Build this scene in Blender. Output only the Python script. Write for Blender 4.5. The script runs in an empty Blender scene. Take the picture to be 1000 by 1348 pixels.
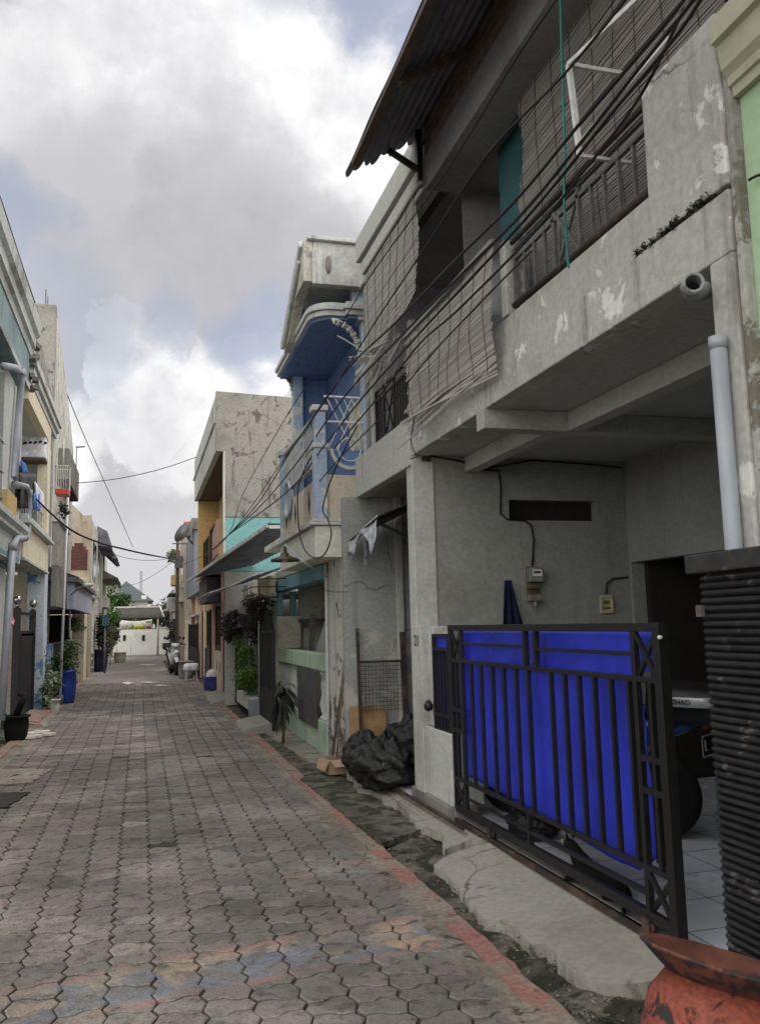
import bpy, math, random
from mathutils import Vector, Matrix, noise as mnoise
R = random.Random(7)
scene = bpy.context.scene
COL = scene.collection
# ------------------------------------------------------------------ camera model (also used to measure the place)
F = 1120.; VP = (185., 828.); ROLL = math.radians(0.7); H = 1.6
cy_ = Vector(((VP[0]-500)/F, -(VP[1]-674)/F, 1)).normalized()
u_ = Vector((math.sin(ROLL), math.cos(ROLL), 0))
cz_ = (u_ - u_.dot(cy_)*cy_).normalized()
cx_ = -(cz_.cross(cy_))
if cx_.x < 0: cx_ = -cx_
def ray(px, py):
    v = Vector(((px-500)/F, -(py-674)/F, 1))
    return Vector((v.dot(cx_), v.dot(cy_), v.dot(cz_)))
def PX(px, py, x):
    r = ray(px, py); t = x/r.x; return Vector((x, r.y*t, H+r.z*t))
def PY(px, py, y):
    r = ray(px, py); t = y/r.y; return Vector((r.x*t, y, H+r.z*t))
def PZ(px, py, z=0.):
    r = ray(px, py); t = (z-H)/r.z; return Vector((r.x*t, r.y*t, z))
cam_d = bpy.data.cameras.new("camera"); cam = bpy.data.objects.new("camera", cam_d); COL.objects.link(cam)
cam_d.sensor_fit = 'VERTICAL'; cam_d.sensor_height = 36; cam_d.lens = F/1348*36; cam_d.clip_end = 2000; cam_d.clip_start = .05
right = Vector((cx_.x, cy_.x, cz_.x)); up = Vector((cx_.y, cy_.y, cz_.y)); fwd = Vector((cx_.z, cy_.z, cz_.z))
M = Matrix.Identity(4)
for i in range(3): M[i][0] = right[i]; M[i][1] = up[i]; M[i][2] = -fwd[i]
M[2][3] = H
cam.matrix_world = M; scene.camera = cam
scene.render.resolution_x = 759; scene.render.resolution_y = 1024
scene.view_settings.view_transform = 'Standard'; scene.view_settings.look = 'None'
scene.view_settings.exposure = 0.30; scene.view_settings.gamma = 1

# ------------------------------------------------------------------ node helpers / materials
def c3(r, g, b):      # sRGB 0-255 -> linear
    m_ = (r+g+b)/3; r, g, b = [m_+(k-m_)*.86 for k in (r, g, b)]
    f = lambda v: (v/255/12.92 if v/255 <= .04045 else ((v/255+.055)/1.055)**2.4)
    return (f(r), f(g), f(b), 1)
class NT:
    def __init__(s, tree): s.t = tree; s.n = tree.nodes; s.l = tree.links
    def add(s, typ, **k):
        n = s.n.new(typ)
        for a, b in k.items():
            if a.startswith('i_'):
                n.inputs[int(a[2:])].default_value = b
            else: setattr(n, a, b)
        return n
    def link(s, a, b): s.l.new(a, b)
    def mixc(s, fac, a, b, blend='MIX'):
        n = s.n.new('ShaderNodeMix'); n.data_type = 'RGBA'; n.blend_type = blend
        for sock, v in ((n.inputs[0], fac), (n.inputs[6], a), (n.inputs[7], b)):
            if hasattr(v, 'is_output'): s.l.new(v, sock)
            else: sock.default_value = v
        return n.outputs[2]
    def math(s, op, a, b=0., c=None, clamp=False):
        n = s.n.new('ShaderNodeMath'); n.operation = op; n.use_clamp = clamp
        for i, v in enumerate((a, b) if c is None else (a, b, c)):
            if hasattr(v, 'is_output'): s.l.new(v, n.inputs[i])
            else: n.inputs[i].default_value = v
        return n.outputs[0]
    def ramp(s, fac, lo, hi, a=0., b=1.):
        n = s.n.new('ShaderNodeMapRange'); n.interpolation_type = 'SMOOTHSTEP'
        s.l.new(fac, n.inputs[0]); n.inputs[1].default_value = lo; n.inputs[2].default_value = hi
        n.inputs[3].default_value = a; n.inputs[4].default_value = b
        return n.outputs[0]
    def noise(s, vec, scale, detail=4, rough=.55, dist=0.):
        n = s.n.new('ShaderNodeTexNoise'); n.inputs['Scale'].default_value = scale
        n.inputs['Detail'].default_value = detail; n.inputs['Roughness'].default_value = rough
        n.inputs['Distortion'].default_value = dist
        if vec is not None: s.l.new(vec, n.inputs['Vector'])
        return n
    def vscale(s, vec, v, off=(0, 0, 0)):
        n = s.n.new('ShaderNodeMapping'); n.inputs['Scale'].default_value = v; n.inputs['Location'].default_value = off
        s.l.new(vec, n.inputs['Vector']); return n.outputs[0]
def newmat(name):
    m = bpy.data.materials.new(name); m.use_nodes = True
    t = NT(m.node_tree); b = m.node_tree.nodes['Principled BSDF']
    g = t.add('ShaderNodeNewGeometry')
    return m, t, b, g.outputs['Position'], g
MATS = {}
def stucco(name, c, dirt=.45, dc=c3(70, 66, 60), streak=.35, peel=None, pa=.6, ps=3., rough=.85, bump=.25, off=0., fine=.12, metal=0., ds=.9, peelz=None):
    """painted render with blotchy stains, run marks and optional flaked patches (all fixed to the wall)"""
    m, t, b, P, g = newmat(name); MATS[name] = m
    P0 = t.vscale(P, (1, 1, 1), (off, off*1.7, off*.3))
    n1 = t.noise(P0, ds, 8, .62).outputs[0]
    n2 = t.noise(t.vscale(P, (7, 7, .8), (off, 0, 0)), 1., 6, .6).outputs[0]
    n3 = t.noise(P0, 26, 4, .6).outputs[0]
    f1 = t.ramp(n1, .48, .72, 0, dirt)
    f2 = t.ramp(n2, .52, .75, 0, streak)
    f = t.math('MAXIMUM', f1, f2)
    col = t.mixc(f, c, dc)
    f3 = t.ramp(n3, .3, .7, 1-fine, 1+fine)
    cc = t.n.new('ShaderNodeVectorMath'); cc.operation = 'SCALE'; t.l.new(col, cc.inputs[0]); t.l.new(f3, cc.inputs[3])
    col = cc.outputs[0]
    hgt = n3
    if peel is not None:
        n4 = t.noise(P0, ps, 9, .68, .3).outputs[0]
        if peelz:   # flaking concentrated between two heights
            sp = t.add('ShaderNodeSeparateXYZ'); t.l.new(P, sp.inputs[0])
            z0, z1, amt = peelz
            a = t.ramp(sp.outputs[2], z0-.15, z0+.05); bb = t.ramp(sp.outputs[2], z1-.1, z1+.25, 1, 0)
            n4 = t.math('ADD', n4, t.math('MULTIPLY', t.math('MULTIPLY', a, bb), amt))
        pf = t.ramp(n4, pa, pa+.05)
        pc = t.mixc(n3, tuple(x*.7 for x in peel[:3])+(1,), tuple(min(1, x*1.25) for x in peel[:3])+(1,))
        col = t.mixc(pf, col, pc)
        hgt = t.math('SUBTRACT', n3, t.math('MULTIPLY', pf, .8))
    t.l.new(col, b.inputs['Base Color'])
    b.inputs['Roughness'].default_value = rough; b.inputs['Metallic'].default_value = metal
    b.inputs['Specular IOR Level'].default_value = .3
    bp = t.add('ShaderNodeBump'); bp.inputs['Strength'].default_value = bump; bp.inputs['Distance'].default_value = .01
    t.l.new(hgt, bp.inputs['Height']); t.l.new(bp.outputs[0], b.inputs['Normal'])
    return m
def plain(name, c, rough=.6, metal=0., var=.25, scale=8., spec=.4, rust=None, ra=.62, bump=.1, rs=6.):
    m, t, b, P, g = newmat(name); MATS[name] = m
    n = t.noise(P, scale, 5, .6).outputs[0]
    lo = tuple(x*(1-var) for x in c[:3])+(1,); hi = tuple(min(1, x*(1+var)) for x in c[:3])+(1,)
    col = t.mixc(t.ramp(n, .3, .7), lo, hi)
    if rust is not None:
        n2 = t.noise(P, rs, 8, .7).outputs[0]
        col = t.mixc(t.ramp(n2, ra, ra+.06), col, rust)
    t.l.new(col, b.inputs['Base Color'])
    rr = t.ramp(n, .2, .8, max(.02, rough-.1), min(1, rough+.12)); t.l.new(rr, b.inputs['Roughness'])
    b.inputs['Metallic'].default_value = metal; b.inputs['Specular IOR Level'].default_value = spec
    if bump:
        bp = t.add('ShaderNodeBump'); bp.inputs['Strength'].default_value = bump; bp.inputs['Distance'].default_value = .005
        n3 = t.noise(P, scale*6, 3).outputs[0]; t.l.new(n3, bp.inputs['Height']); t.l.new(bp.outputs[0], b.inputs['Normal'])
    return m
def leafmat(name, c, c2, rough=.55, trans=.25):
    m, t, b, P, g = newmat(name); MATS[name] = m
    rnd = g.outputs['Random Per Island']
    n = t.noise(P, 2.2, 3).outputs[0]
    f = t.math('ADD', t.math('MULTIPLY', rnd, .7), t.math('MULTIPLY', n, .5), clamp=True)
    col = t.mixc(f, c, c2)
    t.l.new(col, b.inputs['Base Color']); b.inputs['Roughness'].default_value = rough
    b.inputs['Specular IOR Level'].default_value = .3
    b.inputs['Subsurface Weight'].default_value = 0
    tr = t.add('ShaderNodeBsdfTranslucent'); t.l.new(col, tr.inputs[0])
    mx = t.add('ShaderNodeMixShader'); mx.inputs[0].default_value = trans
    t.l.new(b.outputs[0], mx.inputs[1]); t.l.new(tr.outputs[0], mx.inputs[2])
    t.l.new(mx.outputs[0], t.n['Material Output'].inputs[0])
    return m
def attrmat(name, rough=.85, stain=.5):
    """paving stones: colour comes per stone, with grime and wear over it"""
    m, t, b, P, g = newmat(name); MATS[name] = m
    a = t.add('ShaderNodeAttribute'); a.attribute_name = 'stone'
    n1 = t.noise(P, 1.1, 9, .65).outputs[0]; n2 = t.noise(P, 14, 6, .65).outputs[0]; n3 = t.noise(P, 90, 3).outputs[0]
    col = t.mixc(t.ramp(n1, .52, .66, 0, .7), a.outputs[0], c3(72, 68, 63))
    n5 = t.noise(P, .75, 6, .6, .4).outputs[0]
    col = t.mixc(t.ramp(n5, .50, .62, 0, .6), col, c3(150, 144, 134))
    col = t.mixc(t.ramp(n2, .50, .66, 0, .55), col, c3(52, 47, 43))
    n6 = t.noise(P, 5, 8, .7, .5).outputs[0]
    col = t.mixc(t.ramp(n6, .60, .76, 0, .7), col, c3(44, 40, 35))
    # worn band of coloured paint across the alley
    sp = t.add('ShaderNodeSeparateXYZ'); t.l.new(P, sp.inputs[0])
    yy = t.math('ADD', sp.outputs[1], t.math('MULTIPLY', sp.outputs[0], -.16))
    band = t.math('MULTIPLY', t.ramp(yy, 3.98, 4.05), t.ramp(yy, 4.50, 4.58, 1, 0))
    hue = t.noise(t.vscale(P, (1, .8, 1), (3.3, 1.2, 0)), 1.9, 3, .5).outputs[0]
    worn = t.noise(P, 6, 8, .7, .5).outputs[0]
    pc = t.mixc(t.ramp(hue, .46, .54), c3(110, 120, 136), c3(172, 146, 118))
    edge = t.math('SUBTRACT', 1., t.math('MULTIPLY', t.ramp(yy, 4.05, 4.10), t.ramp(yy, 4.42, 4.50, 1, 0)))
    pc = t.mixc(t.math('MULTIPLY', edge, .85), pc, c3(160, 108, 102))
    gaps = t.noise(P, 1.6, 2).outputs[0]
    pm = t.math('MULTIPLY', t.math('MULTIPLY', band, t.ramp(worn, .40, .56)), t.ramp(gaps, .38, .52, .16, .80))
    pm = t.math('MULTIPLY', pm, t.ramp(sp.outputs[0], -.5, .7, .45, .95)); col = t.mixc(pm, col, pc)
    sc = t.n.new('ShaderNodeVectorMath'); sc.operation = 'SCALE'; t.l.new(col, sc.inputs[0]); t.l.new(t.ramp(n3, .25, .75, .75, 1.25), sc.inputs[3])
    t.l.new(sc.outputs[0], b.inputs['Base Color'])
    t.l.new(t.ramp(n1, .3, .7, rough, rough-.2), b.inputs['Roughness']); b.inputs['Specular IOR Level'].default_value = .35
    bp = t.add('ShaderNodeBump'); bp.inputs['Strength'].default_value = .5; bp.inputs['Distance'].default_value = .006
    t.l.new(t.math('ADD', n2, t.math('MULTIPLY', n3, .4)), bp.inputs['Height']); t.l.new(bp.outputs[0], b.inputs['Normal'])
    return m

# ------------------------------------------------------------------ object helpers
BASE = {}
def tag(o, label=None, cat=None, group=None, kind=None):
    if label: o['label'] = label
    if cat: o['category'] = cat
    if group: o['group'] = group
    if kind: o['kind'] = kind
    return o
def thing(name, label, cat, base=(0, 0, 0), group=None):
    o = bpy.data.objects.new(name, None); COL.objects.link(o); o.empty_display_size = .2
    o.location = base; BASE[o.name] = Vector(base)
    return tag(o, label, cat, group)
class MB:
    def __init__(s): s.v = []; s.f = []; s.sm = []
    def add(s, vs, fs, smooth=False):
        k = len(s.v); s.v += [tuple(v) for v in vs]
        for f in fs: s.f.append([i+k for i in f]); s.sm.append(smooth)
        return s
    def box(s, x0, x1, y0, y1, z0, z1):
        if x0 > x1: x0, x1 = x1, x0
        if y0 > y1: y0, y1 = y1, y0
        if z0 > z1: z0, z1 = z1, z0
        vs = [(x, y, z) for z in (z0, z1) for y in (y0, y1) for x in (x0, x1)]
        return s.add(vs, [(0, 2, 3, 1), (4, 5, 7, 6), (0, 1, 5, 4), (2, 6, 7, 3), (0, 4, 6, 2), (1, 3, 7, 5)])
    def bar(s, p, q, w, h=None, upv=(0, 0, 1)):
        p = Vector(p); q = Vector(q); h = h or w; d = (q-p)
        if d.length < 1e-6: return s
        d.normalize(); U = Vector(upv)
        if abs(d.dot(U)) > .98: U = Vector((1, 0, 0))
        a = d.cross(U).normalized()*w/2; b = a.cross(d).normalized()*h/2
        vs = [e+i*a+j*b for e in (p, q) for i, j in ((-1, -1), (1, -1), (1, 1), (-1, 1))]
        return s.add(vs, [(3, 2, 1, 0), (4, 5, 6, 7), (0, 1, 5, 4), (1, 2, 6, 5), (2, 3, 7, 6), (3, 0, 4, 7)])
    def tube(s, pts, r, n=6, cap=True):
        pts = [Vector(p) for p in pts]; rings = []; N = len(pts)
        rr = r if isinstance(r, (list, tuple)) else [r]*N
        ref = None
        for i, p in enumerate(pts):
            d = (pts[min(i+1, N-1)]-pts[max(i-1, 0)])
            if d.length < 1e-7: d = Vector((0, 0, 1))
            d.normalize()
            if ref is None: ref = Vector((0, 0, 1)) if abs(d.z) < .9 else Vector((1, 0, 0))
            a = d.cross(ref)
            if a.length < 1e-4: a = d.cross(Vector((1, .3, 0)))
            a.normalize(); b = a.cross(d); ref = b if abs(d.dot(b)) < .5 else ref
            rings.append([p+rr[i]*(a*math.cos(t)+b*math.sin(t)) for t in [2*math.pi*k/n for k in range(n)]])
        vs = [v for g in rings for v in g]; fs = []
        for i in range(N-1):
            for k in range(n):
                fs.append((i*n+k, i*n+(k+1) % n, (i+1)*n+(k+1) % n, (i+1)*n+k))
        if cap: fs += [tuple(range(n))[::-1], tuple((N-1)*n+k for k in range(n))]
        return s.add(vs, fs, True)
    def lathe(s, prof, c, n=20, M3=None, close=False):
        c = Vector(c); vs = []; fs = []
        for r, z in prof:
            for k in range(n):
                v = Vector((r*math.cos(2*math.pi*k/n), r*math.sin(2*math.pi*k/n), z))
                if M3 is not None: v = M3 @ v
                vs.append(c+v)
        for i in range(len(prof)-1):
            for k in range(n): fs.append((i*n+k, i*n+(k+1) % n, (i+1)*n+(k+1) % n, (i+1)*n+k))
        if prof[0][0] > 1e-5: fs.append(tuple(range(n))[::-1])
        if prof[-1][0] > 1e-5: fs.append(tuple((len(prof)-1)*n+k for k in range(n)))
        return s.add(vs, fs, True)
    def prism(s, poly, off):
        """poly: list of 3D points in a plane; extruded by off"""
        off = Vector(off); n = len(poly); a = [Vector(p) for p in poly]
        vs = a+[p+off for p in a]
        fs = [tuple(range(n))[::-1], tuple(range(n, 2*n))]+[(i, (i+1) % n, n+(i+1) % n, n+i) for i in range(n)]
        return s.add(vs, fs)
    def wall(s, ax, c0, c1, u0, u1, v0, v1, holes=()):
        """slab across axis ax ('x' or 'y') between c0 and c1, spanning u (the other horizontal) and z, with rectangular holes"""
        us = sorted(set([u0, u1]+[h[i] for h in holes for i in (0, 1) if u0 < h[i] < u1]))
        vv = sorted(set([v0, v1]+[h[i] for h in holes for i in (2, 3) if v0 < h[i] < v1]))
        nu, nv = len(us), len(vv)
        fil = lambda i, j: 0 <= i < nu-1 and 0 <= j < nv-1 and not any(h[0]-1e-6 <= us[i] and us[i+1] <= h[1]+1e-6 and h[2]-1e-6 <= vv[j] and vv[j+1] <= h[3]+1e-6 for h in holes)
        pt = (lambda c, u, z: (c, u, z)) if ax == 'x' else (lambda c, u, z: (u, c, z))
        vs = []; idx = {}
        def V(c, i, j):
            k = (c, i, j)
            if k not in idx: idx[k] = len(vs); vs.append(pt(c0 if c == 0 else c1, us[i], vv[j]))
            return idx[k]
        fs = []
        for i in range(nu-1):
            for j in range(nv-1):
                if not fil(i, j): continue
                fs.append((V(0, i, j), V(0, i, j+1), V(0, i+1, j+1), V(0, i+1, j)))
                fs.append((V(1, i, j), V(1, i+1, j), V(1, i+1, j+1), V(1, i, j+1)))
                if not fil(i-1, j): fs.append((V(0, i, j), V(1, i, j), V(1, i, j+1), V(0, i, j+1)))
                if not fil(i+1, j): fs.append((V(0, i+1, j), V(0, i+1, j+1), V(1, i+1, j+1), V(1, i+1, j)))
                if not fil(i, j-1): fs.append((V(0, i, j), V(0, i+1, j), V(1, i+1, j), V(1, i, j)))
                if not fil(i, j+1): fs.append((V(0, i, j+1), V(1, i, j+1), V(1, i+1, j+1), V(0, i+1, j+1)))
        return s.add(vs, fs)
    def sheet(s, fn, nu, nv, smooth=True):
        vs = [fn(i/nu, j/nv) for j in range(nv+1) for i in range(nu+1)]
        fs = [(j*(nu+1)+i, j*(nu+1)+i+1, (j+1)*(nu+1)+i+1, (j+1)*(nu+1)+i) for j in range(nv) for i in range(nu)]
        return s.add(vs, fs, smooth)
    def leaves(s, c, rad, n, size, rng, shape=1.9, droop=.3, clumps=7, cl=.45):
        c = Vector(c); rad = Vector(rad) if not isinstance(rad, (int, float)) else Vector((rad,)*3)
        cs = []
        for _ in range(clumps):
            while True:
                v = Vector([rng.uniform(-1, 1) for _ in range(3)])
                if v.length < 1: break
            cs.append(v*.75)
        for _ in range(n):
            q = rng.choice(cs)
            v = Vector([rng.gauss(0, 1) for _ in range(3)]); v.normalize(); v *= rng.random()**.4*cl
            p = q+v; p = c+Vector((p.x*rad.x, p.y*rad.y, p.z*rad.z))
            d = Vector((rng.uniform(-1, 1), rng.uniform(-1, 1), rng.uniform(-.6, .8)-droop)); d.normalize()
            w = d.cross(Vector((rng.uniform(-.5, .5), rng.uniform(-.5, .5), 1))); w.normalize()
            L = size*rng.uniform(.6, 1.3); W = L/shape/2
            nrm = w.cross(d)*L*.12
            s.add([p, p+d*L*.5+w*W+nrm, p+d*L, p+d*L*.5-w*W+nrm], [(0, 1, 2, 3)])
        return s
    def build(s, name, mat, parent=None, bevel=0., solid=0., sub=0, base=None, smooth=None):
        me = bpy.data.meshes.new(name)
        b = BASE.get(parent.name, Vector((0, 0, 0))) if parent is not None else Vector(base or (0, 0, 0))
        me.from_pydata([(v[0]-b.x, v[1]-b.y, v[2]-b.z) for v in s.v], [], s.f)
        me.polygons.foreach_set('use_smooth', s.sm if smooth is None else [smooth]*len(s.f))
        me.validate(); me.update()
        if mat is not None: me.materials.append(MATS[mat] if isinstance(mat, str) else mat)
        o = bpy.data.objects.new(name, me); COL.objects.link(o)
        if parent is not None: o.parent = parent; BASE[o.name] = b
        else: o.location = b; BASE[o.name] = b
        if bevel:
            m = o.modifiers.new('bevel', 'BEVEL'); m.width = bevel; m.segments = 2; m.limit_method = 'ANGLE'; m.angle_limit = .8
        if solid:
            m = o.modifiers.new('solid', 'SOLIDIFY'); m.thickness = solid; m.offset = 0
        if sub:
            m = o.modifiers.new('sub', 'SUBSURF'); m.levels = sub; m.render_levels = sub
        return o
def copy_tree(o, parent=None):
    c = o.copy(); COL.objects.link(c)
    if parent is not None: c.parent = parent
    BASE[c.name] = BASE.get(o.name, Vector((0, 0, 0)))
    for ch in list(o.children): copy_tree(ch, c)
    return c
def text_obj(name, body, size, loc, rot, mat, parent=None, ext=.002):
    cu = bpy.data.curves.new(name, 'FONT'); cu.body = body; cu.size = size; cu.extrude = ext; cu.align_x = 'CENTER'; cu.align_y = 'CENTER'
    tmp = bpy.data.objects.new(name+'_tmp', cu); COL.objects.link(tmp)
    bpy.context.view_layer.update()
    me = bpy.data.meshes.new_from_object(tmp.evaluated_get(bpy.context.evaluated_depsgraph_get()))
    COL.objects.unlink(tmp); bpy.data.objects.remove(tmp)
    me.transform(Matrix.Translation(Vector(loc)-(BASE.get(parent.name, Vector()) if parent else Vector())) @ rot.to_4x4())
    me.materials.clear(); me.materials.append(MATS[mat])
    o = bpy.data.objects.new(name, me); COL.objects.link(o)
    if parent: o.parent = parent
    return o
def catmull(pts, n=8):
    P = [Vector(p) for p in pts]; out = []
    for i in range(len(P)-1):
        a = P[max(i-1, 0)]; b = P[i]; c = P[i+1]; d = P[min(i+2, len(P)-1)]
        for k in range(n):
            t = k/n
            out.append(.5*((2*b)+(c-a)*t+(2*a-5*b+4*c-d)*t*t+(3*b-a-3*c+d)*t*t*t))
    out.append(P[-1]); return out
def fbm(x, y, z=0, s=1.): return mnoise.fractal(Vector((x*s, y*s, z*s)), 1., 2., 4)

# ------------------------------------------------------------------ world: Nishita sky seen between procedural clouds
world = bpy.data.worlds.new("World"); scene.world = world; world.use_nodes = True
W = NT(world.node_tree); W.n.clear()
out = W.add('ShaderNodeOutputWorld'); bg = W.add('ShaderNodeBackground'); W.link(bg.outputs[0], out.inputs[0])
SUN_EL, SUN_AZ = math.radians(62), math.radians(78)     # azimuth measured from +Y towards +X
sky = W.add('ShaderNodeTexSky'); sky.sky_type = 'NISHITA'; sky.sun_disc = False; sky.sun_elevation = SUN_EL; sky.sun_rotation = SUN_AZ
sky.air_density = 1.; sky.dust_density = 2.
tc = W.add('ShaderNodeTexCoord'); D = tc.outputs['Generated']
nz = W.noise(D, 3.2, 9, .6); nz2 = W.noise(D, 9., 6, .6)
vm = W.n.new('ShaderNodeVectorMath'); vm.operation = 'MULTIPLY_ADD'
W.link(nz.outputs[1], vm.inputs[0]); vm.inputs[1].default_value = (.26,)*3; W.link(D, vm.inputs[2])
vm2 = W.n.new('ShaderNodeVectorMath'); vm2.operation = 'MULTIPLY_ADD'
W.link(nz2.outputs[1], vm2.inputs[0]); vm2.inputs[1].default_value = (.10,)*3; W.link(vm.outputs[0], vm2.inputs[2])
vs_ = W.n.new('ShaderNodeVectorMath'); vs_.operation = 'SUBTRACT'; W.link(vm2.outputs[0], vs_.inputs[0]); vs_.inputs[1].default_value = (.18,)*3
vn = W.n.new('ShaderNodeVectorMath'); vn.operation = 'NORMALIZE'; W.link(vs_.outputs[0], vn.inputs[0]); DW = vn.outputs[0]
def dirv(px, py): return tuple(ray(px, py).normalized())
def blob(px, py, r, soft=.75, amp=1.):
    a = math.atan(r/F)
    n = W.n.new('ShaderNodeVectorMath'); n.operation = 'DOT_PRODUCT'; W.link(DW, n.inputs[0]); n.inputs[1].default_value = dirv(px, py)
    return W.ramp(n.outputs[1], math.cos(a), math.cos(a*(1-soft)), 0, amp)
def union(lst):
    o = lst[0]
    for k in lst[1:]: o = W.math('MAXIMUM', o, k)
    return o
base = W.mixc(W.ramp(nz.outputs[0], .35, .65), (.50, .50, .515, 1), (.70, .70, .71, 1))
sep = W.add('ShaderNodeSeparateXYZ'); W.link(D, sep.inputs[0])
base = W.mixc(W.ramp(sep.outputs[2], .02, .3, 1, 0), base, (.60, .60, .62, 1))
skyc = W.n.new('ShaderNodeVectorMath'); skyc.operation = 'SCALE'; W.link(sky.outputs[0], skyc.inputs[0]); skyc.inputs[3].default_value = .10
skym = W.mixc(.55, skyc.outputs[0], (.50, .52, .62, 1))
white0 = union([blob(330, 60, 260, .6), blob(110, 120, 210, .6), blob(450, 230, 170, .7), blob(480, 130, 120, .6),
               blob(175, 500, 105, .25), blob(330, 500, 80, .3, .95), blob(240, 560, 120, .8, .6), blob(250, 430, 45, .6, .6), blob(60, 560, 90, .7, .8)])
white = W.ramp(W.math('ADD', white0, W.math('MULTIPLY', W.math('SUBTRACT', nz2.outputs[0], .5), .9)), .25, .80)
grey = union([blob(300, 300, 200, .8), blob(160, 300, 190, .85, .85), blob(420, 350, 140, .8, .9), blob(60, 230, 120, .9, .5), blob(60, 40, 140, .9, .3), blob(200, 590, 110, .9, .35)])
blue = union([blob(470, 10, 75, .7), blob(25, 320, 75, .8, .75), blob(100, 440, 100, .8, .5), blob(350, 445, 70, .8, .8), blob(240, 420, 60, .8, .6), blob(540, 30, 60, .7), blob(400, -60, 120, .7, .6), blob(330, 430, 50, .8, .5)])
cc_ = W.mixc(white, base, W.mixc(W.ramp(nz2.outputs[0], .35, .65), (.74, .74, .755, 1), (.98, .98, .98, 1)))
cc_ = W.mixc(W.math('MULTIPLY', grey, W.ramp(nz2.outputs[0], .25, .6, .75, 1.)), cc_, (.45, .445, .475, 1))
cc_ = W.mixc(blue, cc_, skym)
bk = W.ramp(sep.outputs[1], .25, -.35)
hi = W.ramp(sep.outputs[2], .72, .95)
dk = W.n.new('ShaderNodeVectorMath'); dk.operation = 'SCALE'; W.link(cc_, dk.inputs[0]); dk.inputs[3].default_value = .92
cc_ = W.mixc(W.math('MAXIMUM', bk, hi), dk.outputs[0], (1.75, 1.72, 1.66, 1))  # sky behind and overhead brightened as added fill light, out of view
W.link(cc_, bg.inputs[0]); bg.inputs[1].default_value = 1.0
sun_d = bpy.data.lights.new("sun", 'SUN'); sun = bpy.data.objects.new("sun", sun_d); COL.objects.link(sun)
sun_d.energy = .9; sun_d.angle = math.radians(12); sun_d.color = (1, .95, .88)
sdir = Vector((math.sin(SUN_AZ)*math.cos(SUN_EL), math.cos(SUN_AZ)*math.cos(SUN_EL), math.sin(SUN_EL)))
sun.rotation_euler = sdir.to_track_quat('Z', 'Y').to_euler(); sun.location = (0, 0, 30)

# ------------------------------------------------------------------ materials
stucco('grey_paint', c3(178, 178, 172), .5, c3(116, 112, 104), .45, peel=c3(205, 204, 198), pa=.66, ps=5, off=2)
stucco('grey_peel', c3(172, 171, 165), .65, c3(112, 107, 98), .8, peel=c3(214, 213, 207), pa=.57, ps=4.2, bump=.5, off=5)
stucco('grey_peel_dark', c3(165, 164, 158), .7, c3(96, 90, 80), .7, peel=c3(120, 112, 100), pa=.56, ps=4, bump=.6, off=9)
stucco('carport_wall', c3(140, 141, 136), .55, c3(104, 103, 97), .5, off=12, ds=1.4)
stucco('alcove_wall', c3(150, 152, 150), .7, c3(92, 92, 88), .5, peel=c3(176, 174, 166), pa=.62, ps=2.4, off=3.2, bump=.5, peelz=(.5, 1.5, .1))
stucco('soffit', c3(168, 168, 163), .4, c3(96, 92, 84), .2, off=4)
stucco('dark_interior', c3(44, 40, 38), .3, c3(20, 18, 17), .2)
stucco('upper_interior', c3(140, 138, 140), .5, c3(84, 80, 82), .3)
stucco('green_paint', c3(168, 200, 158), .3, c3(120, 140, 110), .3, fine=.05)
stucco('cream_paint', c3(186, 186, 160), .3, c3(130, 124, 100), .3, fine=.05)
stucco('white_paint', c3(208, 207, 194), .5, c3(120, 116, 102), .5, peel=c3(150, 146, 135), pa=.66, ps=5, off=1)
stucco('white_worn', c3(198, 196, 184), .7, c3(104, 98, 88), .8, peel=c3(96, 90, 82), pa=.58, ps=6, off=8, peelz=(0, .7, .12))
stucco('cladding', c3(194, 182, 164), .6, c3(92, 78, 66), .5, peel=c3(128, 110, 94), pa=.62, ps=8)
stucco('mint', c3(176, 202, 176), .5, c3(104, 118, 98), .6, off=6)
stucco('teal_trim', c3(104, 156, 164), .4, c3(70, 100, 104), .3)
stucco('teal_wall', c3(122, 180, 178), .35, c3(80, 140, 136), .5, off=3)
stucco('blue_dark', c3(98, 126, 174), .5, c3(34, 48, 80), .4)
stucco('blue_pale', c3(150, 172, 198), .6, c3(150, 154, 150), .8, peel=c3(200, 198, 176), pa=.54, ps=6)
stucco('white_trim', c3(186, 188, 184), .7, c3(92, 88, 82), .7, peel=c3(110, 106, 98), pa=.64, ps=7)
stucco('cream_worn', c3(192, 188, 172), .6, c3(124, 118, 104), .7, peel=c3(150, 148, 142), pa=.57, ps=4, off=4)
stucco('concrete', c3(150, 146, 138), .6, c3(84, 80, 74), .95, peel=c3(104, 99, 92), pa=.57, ps=4.5, bump=.8, off=1.3, ds=.8)
stucco('concrete_dark', c3(128, 124, 118), .85, c3(60, 56, 52), .8, off=7, bump=.6)
stucco('concrete_apron', c3(146, 142, 133), .5, c3(104, 98, 84), .1, peel=c3(126, 119, 104), pa=.62, ps=5, bump=.5, off=2.2)
stucco('yellow_paint', c3(214, 202, 172), .3, c3(150, 136, 104), .4)
stucco('cream_yellow', c3(218, 208, 180), .3, c3(160, 140, 100), .3)
stucco('ochre', c3(200, 168, 108), .4, c3(140, 104, 56), .4)
stucco('tan_wall', c3(178, 164, 142), .7, c3(112, 98, 80), .7, peel=c3(150, 132, 108), pa=.6, ps=3, off=6)
stucco('pink_paint', c3(210, 168, 154), .4, c3(150, 108, 96), .4)
stucco('rose_paint', c3(196, 150, 136), .4, c3(120, 90, 80), .4)
stucco('bluegrey_paint', c3(128, 134, 144), .4, c3(92, 94, 98), .5)
stucco('lilac_paint', c3(172, 178, 200), .3, c3(120, 122, 140), .4)
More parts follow.
